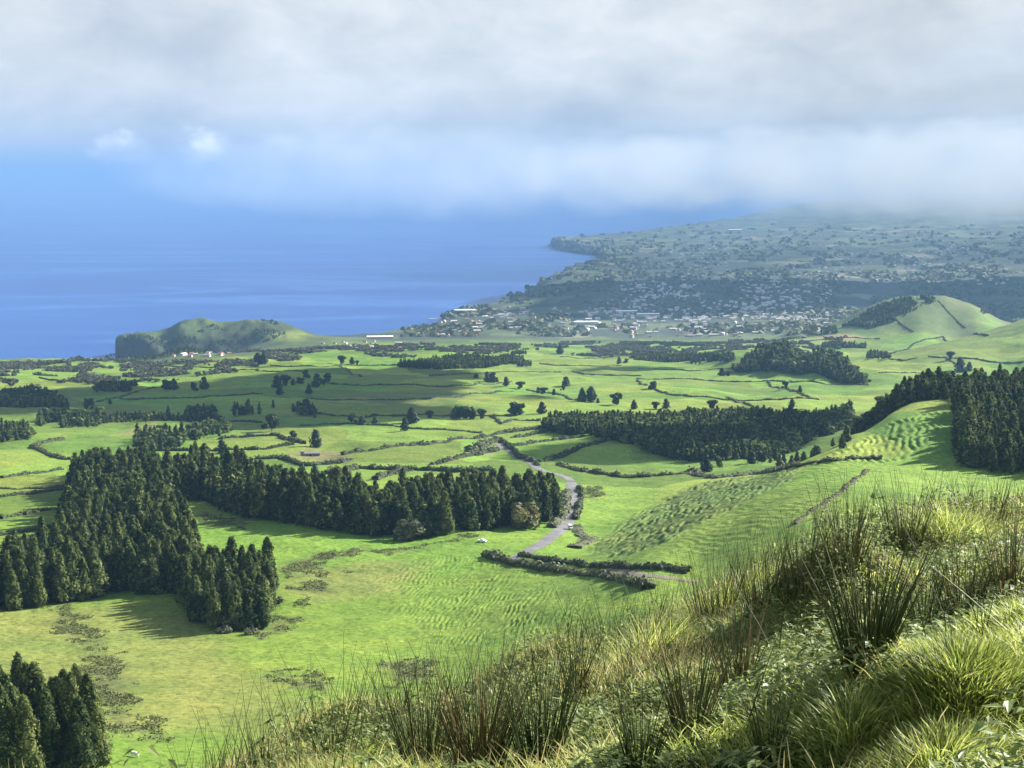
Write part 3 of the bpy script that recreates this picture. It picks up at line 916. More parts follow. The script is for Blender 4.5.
for px, py, w, hp, lb in [(160, 594, 10, 5, 'pale bush at the foot of the plantation'), (226, 633, 14, 6, 'grey-green bush at the tip of the plantation'), (252, 634, 16, 7, 'olive bush beside the plantation tip and green pasture'), (279, 603, 8, 6, 'pale grey bush beside the sandy edge of the plantation tip')]:
    X, Y, Z = hit(px, py)
    s = w * Y / F
    o = link('bush', round_crown(500 + px, hp * Y / F, s * .6, 7, 60, .5).mesh('bush', M['pale_bush']), loc=(X, Y, Z - .1))
    tag(o, lb, 'bush')

# ------------------------------------------------------------------ land use of the terrain
G1 = np.array([.118, .188, .028])
alb = np.tile(G1, GX.shape + (1,))
val, brd = cell(GX / 130 + .35 * fbm(GX / 200, GY / 200, 2, 71), GY / 170 + .2 * GX / 170, 72)
fw = smooth(500, 900, GY)[..., None]
tone = (.72 + .52 * val)[..., None]
warm = ((val * 7.3) % 1.0)[..., None]
alb = alb * (1 - fw + fw * tone) * (1 + fw * (warm - .5) * np.array([.5, .1, .3]))


def blend(mask, col, k=1.0):
    global alb
    mk = (mask * k)[..., None]
    alb = alb * (1 - mk) + np.array(col) * mk


yel = soft_in([(-60, 612), (120, 600), (190, 610), (225, 640), (240, 665), (300, 705), (290, 735), (120, 730), (-60, 700)], 14, warp=10)
blend(yel, (.155, .172, .048), .8)
blend(soft_in([(300, 575), (380, 560), (430, 560), (400, 590), (330, 600), (290, 590)], 10, warp=8), (.15, .165, .05), .7)
SCRUB = [[(42, 605), (60, 603), (95, 625), (110, 655), (130, 690), (115, 720), (95, 715), (80, 690), (78, 650), (60, 625)],
         [(95, 715), (115, 712), (160, 728), (180, 742), (150, 742), (110, 730)],
         [(285, 565), (310, 555), (345, 550), (370, 545), (372, 550), (340, 560), (320, 575), (290, 580)],
         [(345, 565), (362, 568), (345, 573)], [(290, 583), (330, 580), (325, 590), (295, 590)], [(262, 628), (285, 612), (308, 618), (290, 632), (265, 640)],
         [(270, 672), (300, 668), (330, 680), (325, 692), (285, 688)], [(296, 600), (322, 597), (320, 606), (298, 608)], [(372, 551), (440, 543), (480, 532), (478, 536), (420, 550), (380, 556)],
         [(580, 488), (600, 486), (606, 496), (590, 500)], [(200, 512), (250, 520), (250, 530), (205, 525)], [(380, 665), (420, 655), (440, 672), (400, 690)]]
scr = np.zeros(GX.shape)
for p in SCRUB:
    scr = np.maximum(scr, soft_in(p, 4, warp=7))
blend(scr * smooth(.3, .55, fbm(GX / 7, GY / 9, 3, 79)), (.09, .105, .04), .75)
blend(T_bank, (.075, .11, .03), .8)  # rougher turf, darkened further to strengthen the bank's weak slope shade
blend(soft_in([(790, 341), (840, 334), (868, 338), (840, 342)], 20), (.24, .19, .11), .9)
blend(soft_in([(100, 440), (130, 428), (155, 422), (160, 424), (120, 436), (80, 442)], 5), (.2, .15, .08), .5)
blend(soft_in([(284, 455), (310, 448), (345, 452), (350, 462), (300, 458)], 8, warp=6), (.16, .13, .07), .7)
blend(soft_in([(470, 455), (500, 440), (510, 446), (495, 456)], 8, warp=8), (.13, .13, .06), .6)
# rough wet ground in the far middle pasture
blend(soft_in([(330, 395), (450, 388), (470, 400), (380, 408)], 40, warp=40), (.13, .135, .05), .5)
# coastal plain: woods, fields and built-up ground
pv, pb = cell(GX / 150 + fbm(GX / 300, GY / 300, 3, 81), GY / 260 + .3 * fbm(GX / 300, GY / 500, 3, 82), 83)
pw = smooth(4300, 5200, GY) * (1 - soft_in([(100, 361), (130, 330), (200, 315), (270, 315), (330, 337), (330, 350), (200, 362)], 30))
pn = fbm(GX / 900, GY / 1400, 3, 85)
light = ((pv * .75 + pn * .5) > .86 - .14 * smooth(9000, 14000, GY)).astype(float)
pc = np.where(light[..., None] > .5, np.array([.085, .115, .055]) * (.8 + .5 * ((pv * 13.7) % 1))[..., None], np.array([.046, .060, .046]) * (.8 + .6 * fbm(GX / 60, GY / 90, 3, 86))[..., None])  # field colours dimmed and flattened in place of shade over the plain
pc = np.where(((pv * 29.1) % 1)[..., None] > .975, np.array([.20, .18, .13]), pc)
alb = alb * (1 - pw[..., None]) + pc * pw[..., None]
# headland and cone
hv = fbm(GX / 120, GY / 200, 3, 91)
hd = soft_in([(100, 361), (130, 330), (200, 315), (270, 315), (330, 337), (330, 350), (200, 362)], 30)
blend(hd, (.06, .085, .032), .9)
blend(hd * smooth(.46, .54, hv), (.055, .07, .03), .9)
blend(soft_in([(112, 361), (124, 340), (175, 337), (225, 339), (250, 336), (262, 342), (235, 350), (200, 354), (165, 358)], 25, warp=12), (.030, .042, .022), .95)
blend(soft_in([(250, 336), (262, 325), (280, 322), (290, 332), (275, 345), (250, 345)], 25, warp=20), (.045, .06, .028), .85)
blend(soft_in([(270, 336), (300, 331), (312, 335), (300, 342), (275, 342)], 30), (.15, .19, .04), .9)
blend(soft_in([(835, 334), (940, 290), (1008, 328), (960, 338), (900, 334)], 40), (.075, .10, .04), .75)  # cone turf darkened to stand in for partial cloud shade
# bare cliffs
blend((GY > 3000) * (1 - smooth(20, 60, sd)), (.07, .065, .055), .95)
# near hill
blend(1 - smooth(24, 60, GY), (.085, .115, .03), 1.0)
blend((1 - smooth(24, 40, GY)) * smooth(.45, .6, fbm(GX / .8, GY / .9, 3, 95)), (.10, .09, .04), .6)
blend(smooth(24, 60, GY) * (1 - smooth(200, 320, GY)), (.11, .16, .035), 1.0)

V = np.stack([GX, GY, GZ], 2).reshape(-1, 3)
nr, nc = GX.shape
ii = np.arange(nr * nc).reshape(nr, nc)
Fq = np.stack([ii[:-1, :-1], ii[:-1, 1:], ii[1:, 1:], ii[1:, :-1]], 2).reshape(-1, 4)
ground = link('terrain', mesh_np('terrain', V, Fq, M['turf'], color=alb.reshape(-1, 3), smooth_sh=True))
tag(ground, kind='structure')
print('terrain', nr, nc)


# ------------------------------------------------------------------ scrub patches (rush and moor plants on the pastures)
def scatter_poly(pts, dens, ymin=150.0, warp=6.0):
    P = wpoly(pts, ymin)
    lo, hi = P.min(0), P.max(0)
    k = int((hi[0] - lo[0]) * (hi[1] - lo[1]) * dens)
    X = lo[0] + (hi[0] - lo[0]) * rng.random(k); Y = lo[1] + (hi[1] - lo[1]) * rng.random(k)
    wx = X + (fbm(X / 12, Y / 12, 3, 77) - .5) * warp * 2; wy = Y + (fbm(X / 12, Y / 12, 3, 78) - .5) * warp * 2
    m = inside(P, wx, wy) & (fbm(X / 6, Y / 6, 3, 79) + .25 * (rng.random(k) - .5) > .47)
    return X[m], Y[m]


mb = MB()
for p in SCRUB:
    X, Y = scatter_poly(p, 1.1, warp=11.0)
    if not len(X): continue
    Z = zat(X, Y)
    kk = 6
    C = np.repeat(np.stack([X, Y, Z + .2], 1), kk, 0) + rng.normal(size=(len(X) * kk, 3)) * np.array([.4, .4, .16])
    v, q = leaf_quads(C, rng.normal(size=C.shape) * .7 + np.array([0, 0, .8]), np.full(len(C), .34))
    mb.add(v, q, np.repeat(np.clip(np.repeat(rng.random(len(X)), kk) * .7 + .2 * rng.random(len(C)), 0, 1), 4))
tag(link('moor_scrub', mb.mesh('moor_scrub', M['scrub'])), 'brownish rushes and scrub in patches on the pastures', 'scrub', kind='stuff')


# ------------------------------------------------------------------ road and track
def strip(name, pts, w, mat, lift=.12):
    L = drape(pts, 3.0)
    for _ in range(3):
        L[1:-1] = (L[:-2] + L[1:-1] * 2 + L[2:]) / 4
    d = np.gradient(L, axis=0); d /= np.linalg.norm(d, axis=1, keepdims=True)
    nx = np.stack([-d[:, 1], d[:, 0]], 1)
    rows = []
    for a in np.linspace(-.5, .5, 7):
        p = L + nx * w * a
        rows.append(np.stack([p[:, 0], p[:, 1], zat(p[:, 0], p[:, 1]) + lift + .1 * (1 - (2 * a) ** 2)], 1))
    Vv = np.stack(rows, 1)
    m = len(L)
    q = np.array([(i * 7 + j, i * 7 + j + 1, (i + 1) * 7 + j + 1, (i + 1) * 7 + j) for i in range(m - 1) for j in range(6)])
    o = link(name, mesh_np(name, Vv.reshape(-1, 3), q, mat, smooth_sh=True))
    return tag(o, kind='structure')


strip('road', [(505, 562), (520, 556), (540, 545), (557, 533), (566, 524), (571, 513), (573, 500), (573, 490), (571, 482)], 7.5, M['road'])
strip('lane', [(571, 481), (566, 477), (556, 474), (547, 472), (541, 470), (530, 462), (516, 455), (505, 449), (498, 444)], 6.5, M['road'])
strip('dirt_track', [(600, 571), (640, 576), (680, 580), (700, 582)], 5, M['track'])

# ------------------------------------------------------------------ small built things
import bmesh


def box(bm, lo, hi, mi=0, taper=None):
    (x0, y0, z0), (x1, y1, z1) = lo, hi
    tx, ty = taper or (0, 0)
    v = [bm.verts.new(c) for c in [(x0, y0, z0), (x1, y0, z0), (x1, y1, z0), (x0, y1, z0), (x0 + tx, y0 + ty, z1), (x1 - tx, y0 + ty, z1), (x1 - tx, y1 - ty, z1), (x0 + tx, y1 - ty, z1)]]
    for f in [(3, 2, 1, 0), (4, 5, 6, 7), (0, 1, 5, 4), (1, 2, 6, 5), (2, 3, 7, 6), (3, 0, 4, 7)]:
        fc = bm.faces.new([v[i] for i in f]); fc.material_index = mi


def finish(bm, name, mats, bevel=0.0):
    if bevel:
        bmesh.ops.bevel(bm, geom=bm.edges[:], offset=bevel, segments=2, affect='EDGES')
    me = bpy.data.meshes.new(name)
    bm.normal_update(); bm.to_mesh(me); bm.free()
    for m in (mats if isinstance(mats, list) else [mats]): me.materials.append(m)
    return me


def wheel_mesh():
    V, q = lathe([(.05, -.1), (.3, -.11), (.34, -.06), (.34, .06), (.3, .11), (.05, .1)], 16)
    V = V[:, [2, 0, 1]]
    return mesh_np('wheel', V, q, M['tyre'], smooth_sh=True)


def vehicle(name, loc, rz, label, cat, van=True):
    e = bpy.data.objects.new(name, None); COL.objects.link(e)
    e.location = loc; e.rotation_euler = (0, 0, rz)
    tag(e, label, cat)
    bm = bmesh.new(); Lh = 2.3
    if van:
        box(bm, (-.95, -Lh, .3), (.95, 1.5, 1.15)); box(bm, (-.93, -Lh, 1.16), (.93, 1.3, 2.1), taper=(.1, .12)); box(bm, (-.93, 1.51, .3), (.93, Lh, 1.05), taper=(.05, .1))
    else:
        box(bm, (-.9, -Lh, .3), (.9, Lh, .95), taper=(.04, .08)); box(bm, (-.85, -1.4, .96), (.85, .9, 1.6), taper=(.15, .45))
    link('body', finish(bm, 'body', M['white'], .07), e)
    bm = bmesh.new()
    if van: box(bm, (-.75, 1.2, 1.3), (.75, 1.3, 1.95), taper=(.06, 0)); box(bm, (-.96, .2, 1.35), (.96, 1.0, 1.85), taper=(.09, .1))
    else: box(bm, (-.82, -1.2, 1.05), (.82, .7, 1.5), taper=(.09, .35)); box(bm, (-.7, .55, 1.02), (.7, .85, 1.48), taper=(.1, .1))
    link('window', finish(bm, 'window', M['glass']), e)
    w = wheel_mesh()
    for x in (-.88, .88):
        for y in (-1.4, 1.4):
            link('wheel', w, e, (x, y, .34))
    return e


X, Y, Z = hit(571, 529)
vehicle('van', (X - .3, Y, Z + .2), math.pi + .25, 'white van on the verge side of the winding grey road', 'van')
X, Y, Z = hit(482, 542)
vehicle('parked_car', (X, Y, Z + .05), 1.2, 'small white car standing on the bright pasture below the conifer belt', 'car', False)

# ruined farm shed
X, Y, Z = hit(312, 456)
e = bpy.data.objects.new('farm_shed', None); COL.objects.link(e); e.location = (X, Y, Z - .2); e.rotation_euler = (0, 0, .15)
tag(e, 'low grey stone farm shed with pale roof among hedges', 'shed')
bm = bmesh.new(); box(bm, (-9, -3, 0), (9, 3, 3)); box(bm, (-13, -2.4, 0), (-9.01, 2.4, 5.2)); link('wall', finish(bm, 'wall', M['stone'], .05), e)
bm = bmesh.new(); vs = [bm.verts.new(c) for c in [(-9.4, -3.5, 2.95), (9.4, -3.5, 2.95), (9.4, 0, 4.6), (-9.4, 0, 4.6), (9.4, 3.5, 2.95), (-9.4, 3.5, 2.95), (-9.4, -3.5, 3.15), (9.4, -3.5, 3.15), (9.4, 0, 4.8), (-9.4, 0, 4.8), (9.4, 3.5, 3.15), (-9.4, 3.5, 3.15)]]
for f in [(6, 7, 8, 9), (9, 8, 10, 11), (1, 0, 3, 2), (2, 3, 5, 4), (0, 1, 7, 6), (4, 5, 11, 10), (0, 6, 9, 3), (3, 9, 11, 5), (1, 2, 8, 7), (2, 4, 10, 8)]: bm.faces.new([vs[i] for i in f])
link('roof', finish(bm, 'roof', M['stone']), e)
e.scale = (.72, .8, .9)
bm = bmesh.new(); box(bm, (-3, -3.05, .1), (-.5, -3.005, 2.3)); link('door', finish(bm, 'door', M['bark']), e)
for x in (-6, 3, 6):
    bm = bmesh.new(); box(bm, (x - .6, -3.05, 1.2), (x + .6, -3.005, 2.2)); link('window', finish(bm, 'window', M['glass']), e)


# houses
def house_mesh(w, d, h, rf, wm, rm):
    bm = bmesh.new()
    box(bm, (-w / 2, -d / 2, -2), (w / 2, d / 2, h))
    o = .4
    v = [bm.verts.new(c) for c in [(-w / 2 - o, -d / 2 - o, h + .01), (w / 2 + o, -d / 2 - o, h + .01), (w / 2 + o, d / 2 + o, h + .01), (-w / 2 - o, d / 2 + o, h + .01), (-w / 2 - o, 0, h + rf), (w / 2 + o, 0, h + rf)]]
    for f in [(0, 1, 5, 4), (2, 3, 4, 5), (1, 2, 5), (3, 0, 4), (3, 2, 1, 0)]:
        bm.faces.new([v[i] for i in f]).material_index = 1
    for x in np.arange(-w / 2 + 2, w / 2 - 1.5, 3.2):
        box(bm, (x, -d / 2 - .06, h * .45), (x + 1.1, -d / 2 - .01, h * .8), 2)
    return finish(bm, 'house', [wm, rm, M['glass']])


HM = [house_mesh(14, 9, 5, 3, M['wall'], M['roof']), house_mesh(11, 9, 6.5, 2.6, M['wall'], M['roof']), house_mesh(18, 10, 5, 3, M['wall'], M['roof_grey']), house_mesh(12, 10, 7, 2.4, M['wall_cream'], M['roof']), house_mesh(22, 14, 6, 2, M['wall'], M['wall'])]
BIG = house_mesh(90, 28, 9, 3, M['wall'], M['white'])
TOWN = [((196, 231, 353, 357), 8, 'white house with red roof in the village under the headland', 'headland village houses'),
        ((170, 196, 354, 358), 5, 'pale house at the seaward end of the headland village', 'seaward village houses'),
        ((320, 400, 342, 350), 22, 'tiny pale house in the fields right of the headland', 'houses right of the headland'),
        ((430, 480, 320, 337), 40, 'tiny pale house of the shore town beside the blue bay', 'shore town houses'),
        ((480, 570, 308, 318), 26, 'tiny pale house on the hazy coast above the shore town', 'coast houses'),
        ((590, 640, 300, 316), 46, 'tiny pale house in the dense bright quarter of the town', 'dense quarter houses'),
        ((560, 640, 320, 332), 34, 'tiny pale house in the shaded middle of the coastal plain', 'plain houses'),
        ((630, 740, 326, 338), 48, 'tiny white house in the town edge beyond the green pastures', 'town edge houses'),
        ((730, 830, 312, 334), 52, 'tiny pale house in the town left of the cone hill', 'houses left of the cone hill')]
for (x0, x1, y0, y1), nh, lb, gp in TOWN:
    for i in range(nh):
        px = x0 + (x1 - x0) * random.random(); py = y0 + (y1 - y0) * random.random()
        X, Y, Z = hit(px, py, 3000)
        o = link('house', HM[i % 5], None, (X, Y, Z), random.choice([0, .3, 1.2, 1.6, -.3]) + random.gauss(0, .15), (.5 if Y < 5000 else .85) + .35 * random.random())
        tag(o, lb, 'house', gp)
for px, py, lb in [(586, 324, 'long white warehouse roof in the middle of the coastal plain'), (465, 312, 'long white greenhouse roof on the shore above the bay'), (627, 313, 'white warehouse beside the dense town quarter'), (380, 339, 'long pale greenhouse in the fields right of the headland'), (648, 316, 'second white warehouse roof right of the dense quarter'), (735, 231, 'pale long roof on the far hazy plain')]:
    X, Y, Z = hit(px, py, 3000)
    o = link('warehouse', BIG, None, (X, Y, Z), .12, 1.0 if Y < 9000 else 1.6)
    tag(o, lb, 'warehouse')
X, Y, Z = hit(255, 326, 3000)
# the rest of the towns: many more specks further out
mbV = []; mbF = []; nv = 0
for x0, x1, y0, y1, nn in [(520, 1010, 262, 325, 420), (640, 1000, 232, 262, 160), (430, 520, 312, 330, 60), (690, 840, 318, 334, 160), (560, 840, 285, 322, 520), (600, 1010, 245, 300, 420)]:
    for i in range(nn):
        px = x0 + (x1 - x0) * random.random(); py = y0 + (y1 - y0) * random.random()
        if px < 620 and py < 290: continue
        if 830 < px and py > 285: continue
        if vnoise(np.array([px / 40.0]), np.array([py / 9.0]), 3)[0] < .42: continue
        X, Y, Z = hit(px, py, 3000)
        w, d, h = random.uniform(8, 22), random.uniform(7, 12), random.uniform(4, 8)
        v = np.array([(-w, -d, -2), (w, -d, -2), (w, d, -2), (-w, d, -2), (-w, -d, h), (w, -d, h), (w, d, h), (-w, d, h), (-w, 0, h + 3), (w, 0, h + 3)]) * [.5, .5, 1]
        mbV.append(v + [X, Y, Z]); mbF.append(np.array([(0, 1, 5, 4), (2, 3, 7, 6), (4, 5, 9, 8), (6, 7, 8, 9), (1, 2, 6, 5), (3, 0, 4, 7)]) + nv); nv += 10
tag(link('far_town', mesh_np('far_town', np.concatenate(mbV), np.concatenate(mbF), M['wall'])), 'pale specks of far houses scattered over the hazy plain', 'town', kind='stuff')
# woods of the plain as one mass of low crowns
mb = MB()
k = 5200
px = 400 + 640 * rng.random(k); py = 225 + 112 * rng.random(k) ** .8
C = []
for a, b in zip(px, py):
    X, Y, Z = hit(a, b, 4200)
    if Z > 12 and Y < 22000 and not (a > 828 and Y < 5500): C.append((X, Y, Z))
C = np.array(C)
cv, cb = cell(C[:, 0] / 190 + fbm(C[:, 0] / 300, C[:, 1] / 300, 3, 81), C[:, 1] / 330 + .3 * fbm(C[:, 0] / 300, C[:, 1] / 500, 3, 82), 83)
keep = (cv * .75 + fbm(C[:, 0] / 900, C[:, 1] / 1400, 3, 85) * .5) < .74
C = C[keep]
for kk in range(6):
    D = C + rng.normal(size=C.shape) * np.array([14, 14, 2]) + [0, 0, 4]
    v, q = leaf_quads(D, rng.normal(size=D.shape) * .4 + np.array([0, -.5, .8]), np.full(len(D), 16.0) * (.7 + C[:, 1] / 20000))
    mb.add(v, q, np.repeat(rng.random(len(D)), 4))
tag(link('plain_woods', mb.mesh('plain_woods', M['hedge'])), 'dark woods and gardens across the hazy coastal plain', 'wood', kind='stuff')

# cow
X, Y, Z = hit(135, 757)


def cow(X, Y, Z, rz):
    e = bpy.data.objects.new('cow', None); COL.objects.link(e); e.location = (X, Y, Z); e.rotation_euler = (0, 0, rz)
    tag(e, 'white and black cow standing alone on the green pasture at the slope foot', 'cow')
    me = bpy.data.meshes.new('cow_body')
    vs = [(0, 0, 1.0), (.75, 0, 1.05), (-.75, 0, 1.05), (1.15, 0, 1.3), (1.5, 0, 1.35), (1.8, 0, 1.15),
          (.65, .22, .65), (.68, .22, .35), (.66, .22, 0.03), (.65, -.22, .65), (.68, -.22, .35), (.66, -.22, .03),
          (-.8, .22, .7), (-.92, .22, .4), (-.85, .22, .03), (-.8, -.22, .7), (-.92, -.22, .4), (-.85, -.22, .03), (-1.05, 0, 1.15), (-1.12, 0, .6), (1.5, .22, 1.42), (1.5, -.22, 1.42)]
    ed = [(0, 1), (0, 2), (1, 3), (3, 4), (4, 5), (1, 6), (6, 7), (7, 8), (1, 9), (9, 10), (10, 11), (2, 12), (12, 13), (13, 14), (2, 15), (15, 16), (16, 17), (2, 18), (18, 19), (4, 20), (4, 21)]
    rd = [.42, .38, .36, .22, .17, .1, .13, .075, .07, .13, .075, .07, .16, .08, .07, .16, .08, .07, .06, .03, .05, .05]
    me.from_pydata(vs, ed, [])
    o = link('body', me, e)
    sk = o.modifiers.new('skin', 'SKIN')
    for i, r_ in enumerate(rd):
        me.skin_vertices[0].data[i].radius = (r_, r_)
    me.skin_vertices[0].data[0].use_root = True
    o.modifiers.new('sub', 'SUBSURF').levels = 2
    m, nt, b, out = new_mat('cow_hide')
    g = N(nt, 'ShaderNodeTexCoord'); nz = N(nt, 'ShaderNodeTexNoise'); nz.inputs['Scale'].default_value = 1.1
    nt.links.new(g.outputs['Object'], nz.inputs['Vector'])
    r = ramp(nt, [(.54, (.75, .73, .68)), (.57, (.03, .03, .03))]); nt.links.new(nz.outputs['Fac'], r.inputs['Fac']); nt.links.new(r.outputs['Color'], b.inputs['Base Color'])
    me.materials.append(m)
    return e


cow(X, Y, Z, 2.9)

# ------------------------------------------------------------------ vegetation of the near hill
def blades(P, hgt, wid, az, lean, curl, tint, seg=3, r=None):
    """tapered grass blades: root P, height, width, lean direction az, lean and curl amounts"""
    k = len(P)
    d = np.stack([np.cos(az), np.sin(az), np.zeros(k)], 1)
    s = np.stack([-np.sin(az), np.cos(az), np.zeros(k)], 1)
    tw = rng.random(k) * 6.28
    s = s * np.cos(tw)[:, None] + d * np.sin(tw)[:, None] * .8
    rows = []
    for i in range(seg + 1):
        f = i / seg
        c = P + d * (hgt * (lean * f + curl * f * f))[:, None]
        c = c + np.array([0, 0, 1.0]) * (hgt * f * (1 - .45 * curl * f))[:, None]
        w = wid * (1 - f ** 1.6 * .93)
        rows.append(c - s * w[:, None] * .5); rows.append(c + s * w[:, None] * .5)
    V = np.stack(rows, 1).reshape(-1, 3)
    m = 2 * (seg + 1)
    q = np.concatenate([np.stack([np.arange(k) * m + 2 * i + a for a in (0, 1, 3, 2)], 1) for i in range(seg)])
    return V, q, np.repeat(tint, m)


def stems(P, hgt, rad, az, lean, curl, tint, seg=3):
    """thin three-sided stalks"""
    k = len(P)
    d = np.stack([np.cos(az), np.sin(az), np.zeros(k)], 1)
    rows = []
    a0 = rng.random(k) * 6.28
    for i in range(seg + 1):
        f = i / seg
        c = P + d * (hgt * (lean * f + curl * f * f))[:, None] + np.array([0, 0, 1.0]) * (hgt * f)[:, None]
        w = rad * (1 - .8 * f)
        for j in range(3):
            rows.append(c + np.stack([np.cos(a0 + j * 2.094), np.sin(a0 + j * 2.094), np.zeros(k)], 1) * w[:, None])
    V = np.stack(rows, 1).reshape(-1, 3)
    m = 3 * (seg + 1)
    q = np.concatenate([np.stack([np.arange(k) * m + 3 * i + j, np.arange(k) * m + 3 * i + (j + 1) % 3, np.arange(k) * m + 3 * i + 3 + (j + 1) % 3, np.arange(k) * m + 3 * i + 3 + j], 1) for i in range(seg) for j in range(3)])
    return V, q, np.repeat(tint, m)


def near_points(k, y0=3.6, y1=25.0, umin=-.42, umax=.45):
    """random spots on the near hill, thinning with distance"""
    Yy = y0 * (y1 / y0) ** (rng.random(k) ** .75)
    U = umin + (umax - umin) * rng.random(k)
    X = U * Yy
    return X, Yy, zat(X, Yy)


def clump_field(X, Y, sc, seed):
    return fbm(X / sc, Y / sc, 3, seed)


# green grass everywhere, thick in tufts
X, Y, Z = near_points(190000)
cf = clump_field(X, Y, .9, 101); big = clump_field(X, Y, 3.0, 102)
U = X / Y
greenness = .2 + smooth(-.05, .30, U) * .4 + big * .75 - .03 * (Y - 10) / 5
keep = (cf > .40) & (rng.random(len(X)) < np.clip(greenness, .12, 1))
X, Y, Z, cf = X[keep], Y[keep], Z[keep], cf[keep]
hh = (.04 + .27 * np.clip(cf - .36, 0, .4)) * (.4 + .9 * rng.random(len(X)))
az = -2.6 + rng.normal(size=len(X)) * 1.5
mb = MB()
mb.add(*blades(np.stack([X, Y, Z - .02], 1), hh, (.005 + .008 * rng.random(len(X))) * (1 + .03 * Y), az, .15 + .3 * rng.random(len(X)), .25 + .5 * rng.random(len(X)), np.clip(.25 + .6 * clump_field(X, Y, .5, 103) + .2 * rng.normal(size=len(X)), 0, 1)))
tag(link('meadow_grass', mb.mesh('meadow_grass', M['grass'])), 'green grass covering the near hill', 'grass', kind='stuff')
# dry straw-coloured grass along the crest and to the left
X, Y, Z = near_points(150000, 5.0, 24)
U = X / Y
cf = clump_field(X, Y, 1.2, 111)
dry = smooth(8, 14, Y) * .14 + .6 * np.exp(-((U - .10) / .10) ** 2) * smooth(9, 12, Y) + smooth(.15, -.2, U) * .3 + cf * .7 - .42
keep = rng.random(len(X)) < np.clip(dry, .02, 1)
X, Y, Z, cf = X[keep], Y[keep], Z[keep], cf[keep]
hh = (.04 + .28 * cf) * (.4 + .8 * rng.random(len(X)))
mb = MB()
mb.add(*blades(np.stack([X, Y, Z - .02], 1), hh, .005 + .006 * rng.random(len(X)), rng.random(len(X)) * 6.28, .1 + .35 * rng.random(len(X)), .1 + .6 * rng.random(len(X)), np.clip(rng.random(len(X)) * .8 + .2 * cf, 0, 1)))
tag(link('dry_grass', mb.mesh('dry_grass', M['dry'])), 'straw-coloured dry grass along the crest of the near hill', 'grass', kind='stuff')
# broad-leaved weeds
X, Y, Z = near_points(170000, 4.0, 22)
cf = clump_field(X, Y, .8, 121)
keep = (cf > .50) & (rng.random(len(X)) < smooth(-.30, -.05, X / Y))
X, Y, Z, cf = X[keep], Y[keep], Z[keep], cf[keep]
k = len(X)
P = np.stack([X, Y, Z + .03 + (cf - .50) * 1.2 * rng.random(k)], 1)
az = rng.random(k) * 6.28
L = (.022 + .04 * rng.random(k)) * (1 + .025 * Y); Wd = L * .42
d = np.stack([np.cos(az), np.sin(az), rng.normal(size=k) * .35], 1); s = np.stack([-np.sin(az), np.cos(az), rng.normal(size=k) * .3], 1)
up = np.array([0, 0, 1.0])
V = np.stack([P, P + d * (L * .35)[:, None] + s * Wd[:, None] * .5, P + d * (L * .4)[:, None] - up * (L * .06)[:, None], P + d * (L * .35)[:, None] - s * Wd[:, None] * .5, P + d * L[:, None] - up * (L * .2)[:, None]], 1).reshape(-1, 3)
b = np.arange(k) * 5
T3 = np.concatenate([np.stack([b, b + 1, b + 2], 1), np.stack([b, b + 2, b + 3], 1), np.stack([b + 1, b + 4, b + 2], 1), np.stack([b + 2, b + 4, b + 3], 1)])
mb = MB(); mb.add(V, T3, np.repeat(np.clip(.5 + .25 * rng.normal(size=k), 0, 1), 5))
tag(link('weeds', mb.mesh('weeds', M['weed'])), 'low broad-leaved weeds between the grass of the near hill', 'weeds', kind='stuff')

# rush clumps: base picture position, height px, spread px, stems, label
RU = [(868, 668, 150, 34, 190, 'tallest dense dark rush clump standing before the shaded mound'),
      (425, 770, 130, 42, 150, 'dark brown rush clump rising where the slope drops to the valley'),
      (480, 772, 150, 40, 170, 'tall dark rush clump in the thick rush stand over the valley'),
      (540, 768, 130, 36, 130, 'dark rush clump on the crest beside the weedy hollow'),
      (390, 745, 95, 20, 50, 'thin leaning rush clump at the valley end of the rush stand'),
      (575, 690, 80, 16, 40, 'slender dark rush clump against the bright striped pasture'),
      (605, 668, 85, 14, 30, 'sparse dark rush clump on the crest by the dry grass'),
      (650, 640, 60, 24, 45, 'short rush clump below the end of the roadside hedge'),
      (690, 735, 130, 26, 80, 'upright green rush clump in the middle of the weeds'),
      (740, 690, 120, 26, 70, 'brownish rush clump between the dry grass and green weeds'),
      (715, 625, 85, 40, 90, 'broad grey-green rush clump on the crest under the spur'),
      (765, 605, 80, 34, 80, 'grey-green rush clump beside the bright reed patch'),
      (800, 590, 90, 30, 70, 'pale rush clump on the crest before the terraced spur'),
      (845, 560, 95, 34, 90, 'rush clump on top of the shaded mound'),
      (905, 545, 80, 34, 90, 'rush clump on the crest right of the shaded mound'),
      (965, 620, 100, 36, 100, 'brown dry rush clump above the bright grass hummock'),
      (1010, 600, 120, 30, 100, 'tall brown rush clump at the far right edge of the hill'),
      (925, 630, 90, 28, 70, 'thin dark rush clump between the mound and the grass hummock'),
      (985, 530, 60, 36, 70, 'low rush clump on the skyline of the near hill'),
      (640, 770, 110, 20, 50, 'lone leaning rush clump low in the leafy hollow'),
      (260, 775, 70, 20, 30, 'small rush clump among the pale grass at the slope foot'),
      (215, 785, 60, 16, 22, 'smallest rush clump near the dark clump of conifers'),
      (330, 758, 70, 26, 40, 'ragged rush clump on the dark shaded bank'),
      (770, 760, 100, 20, 40, 'green rush clump between the weeds and bright grass')]
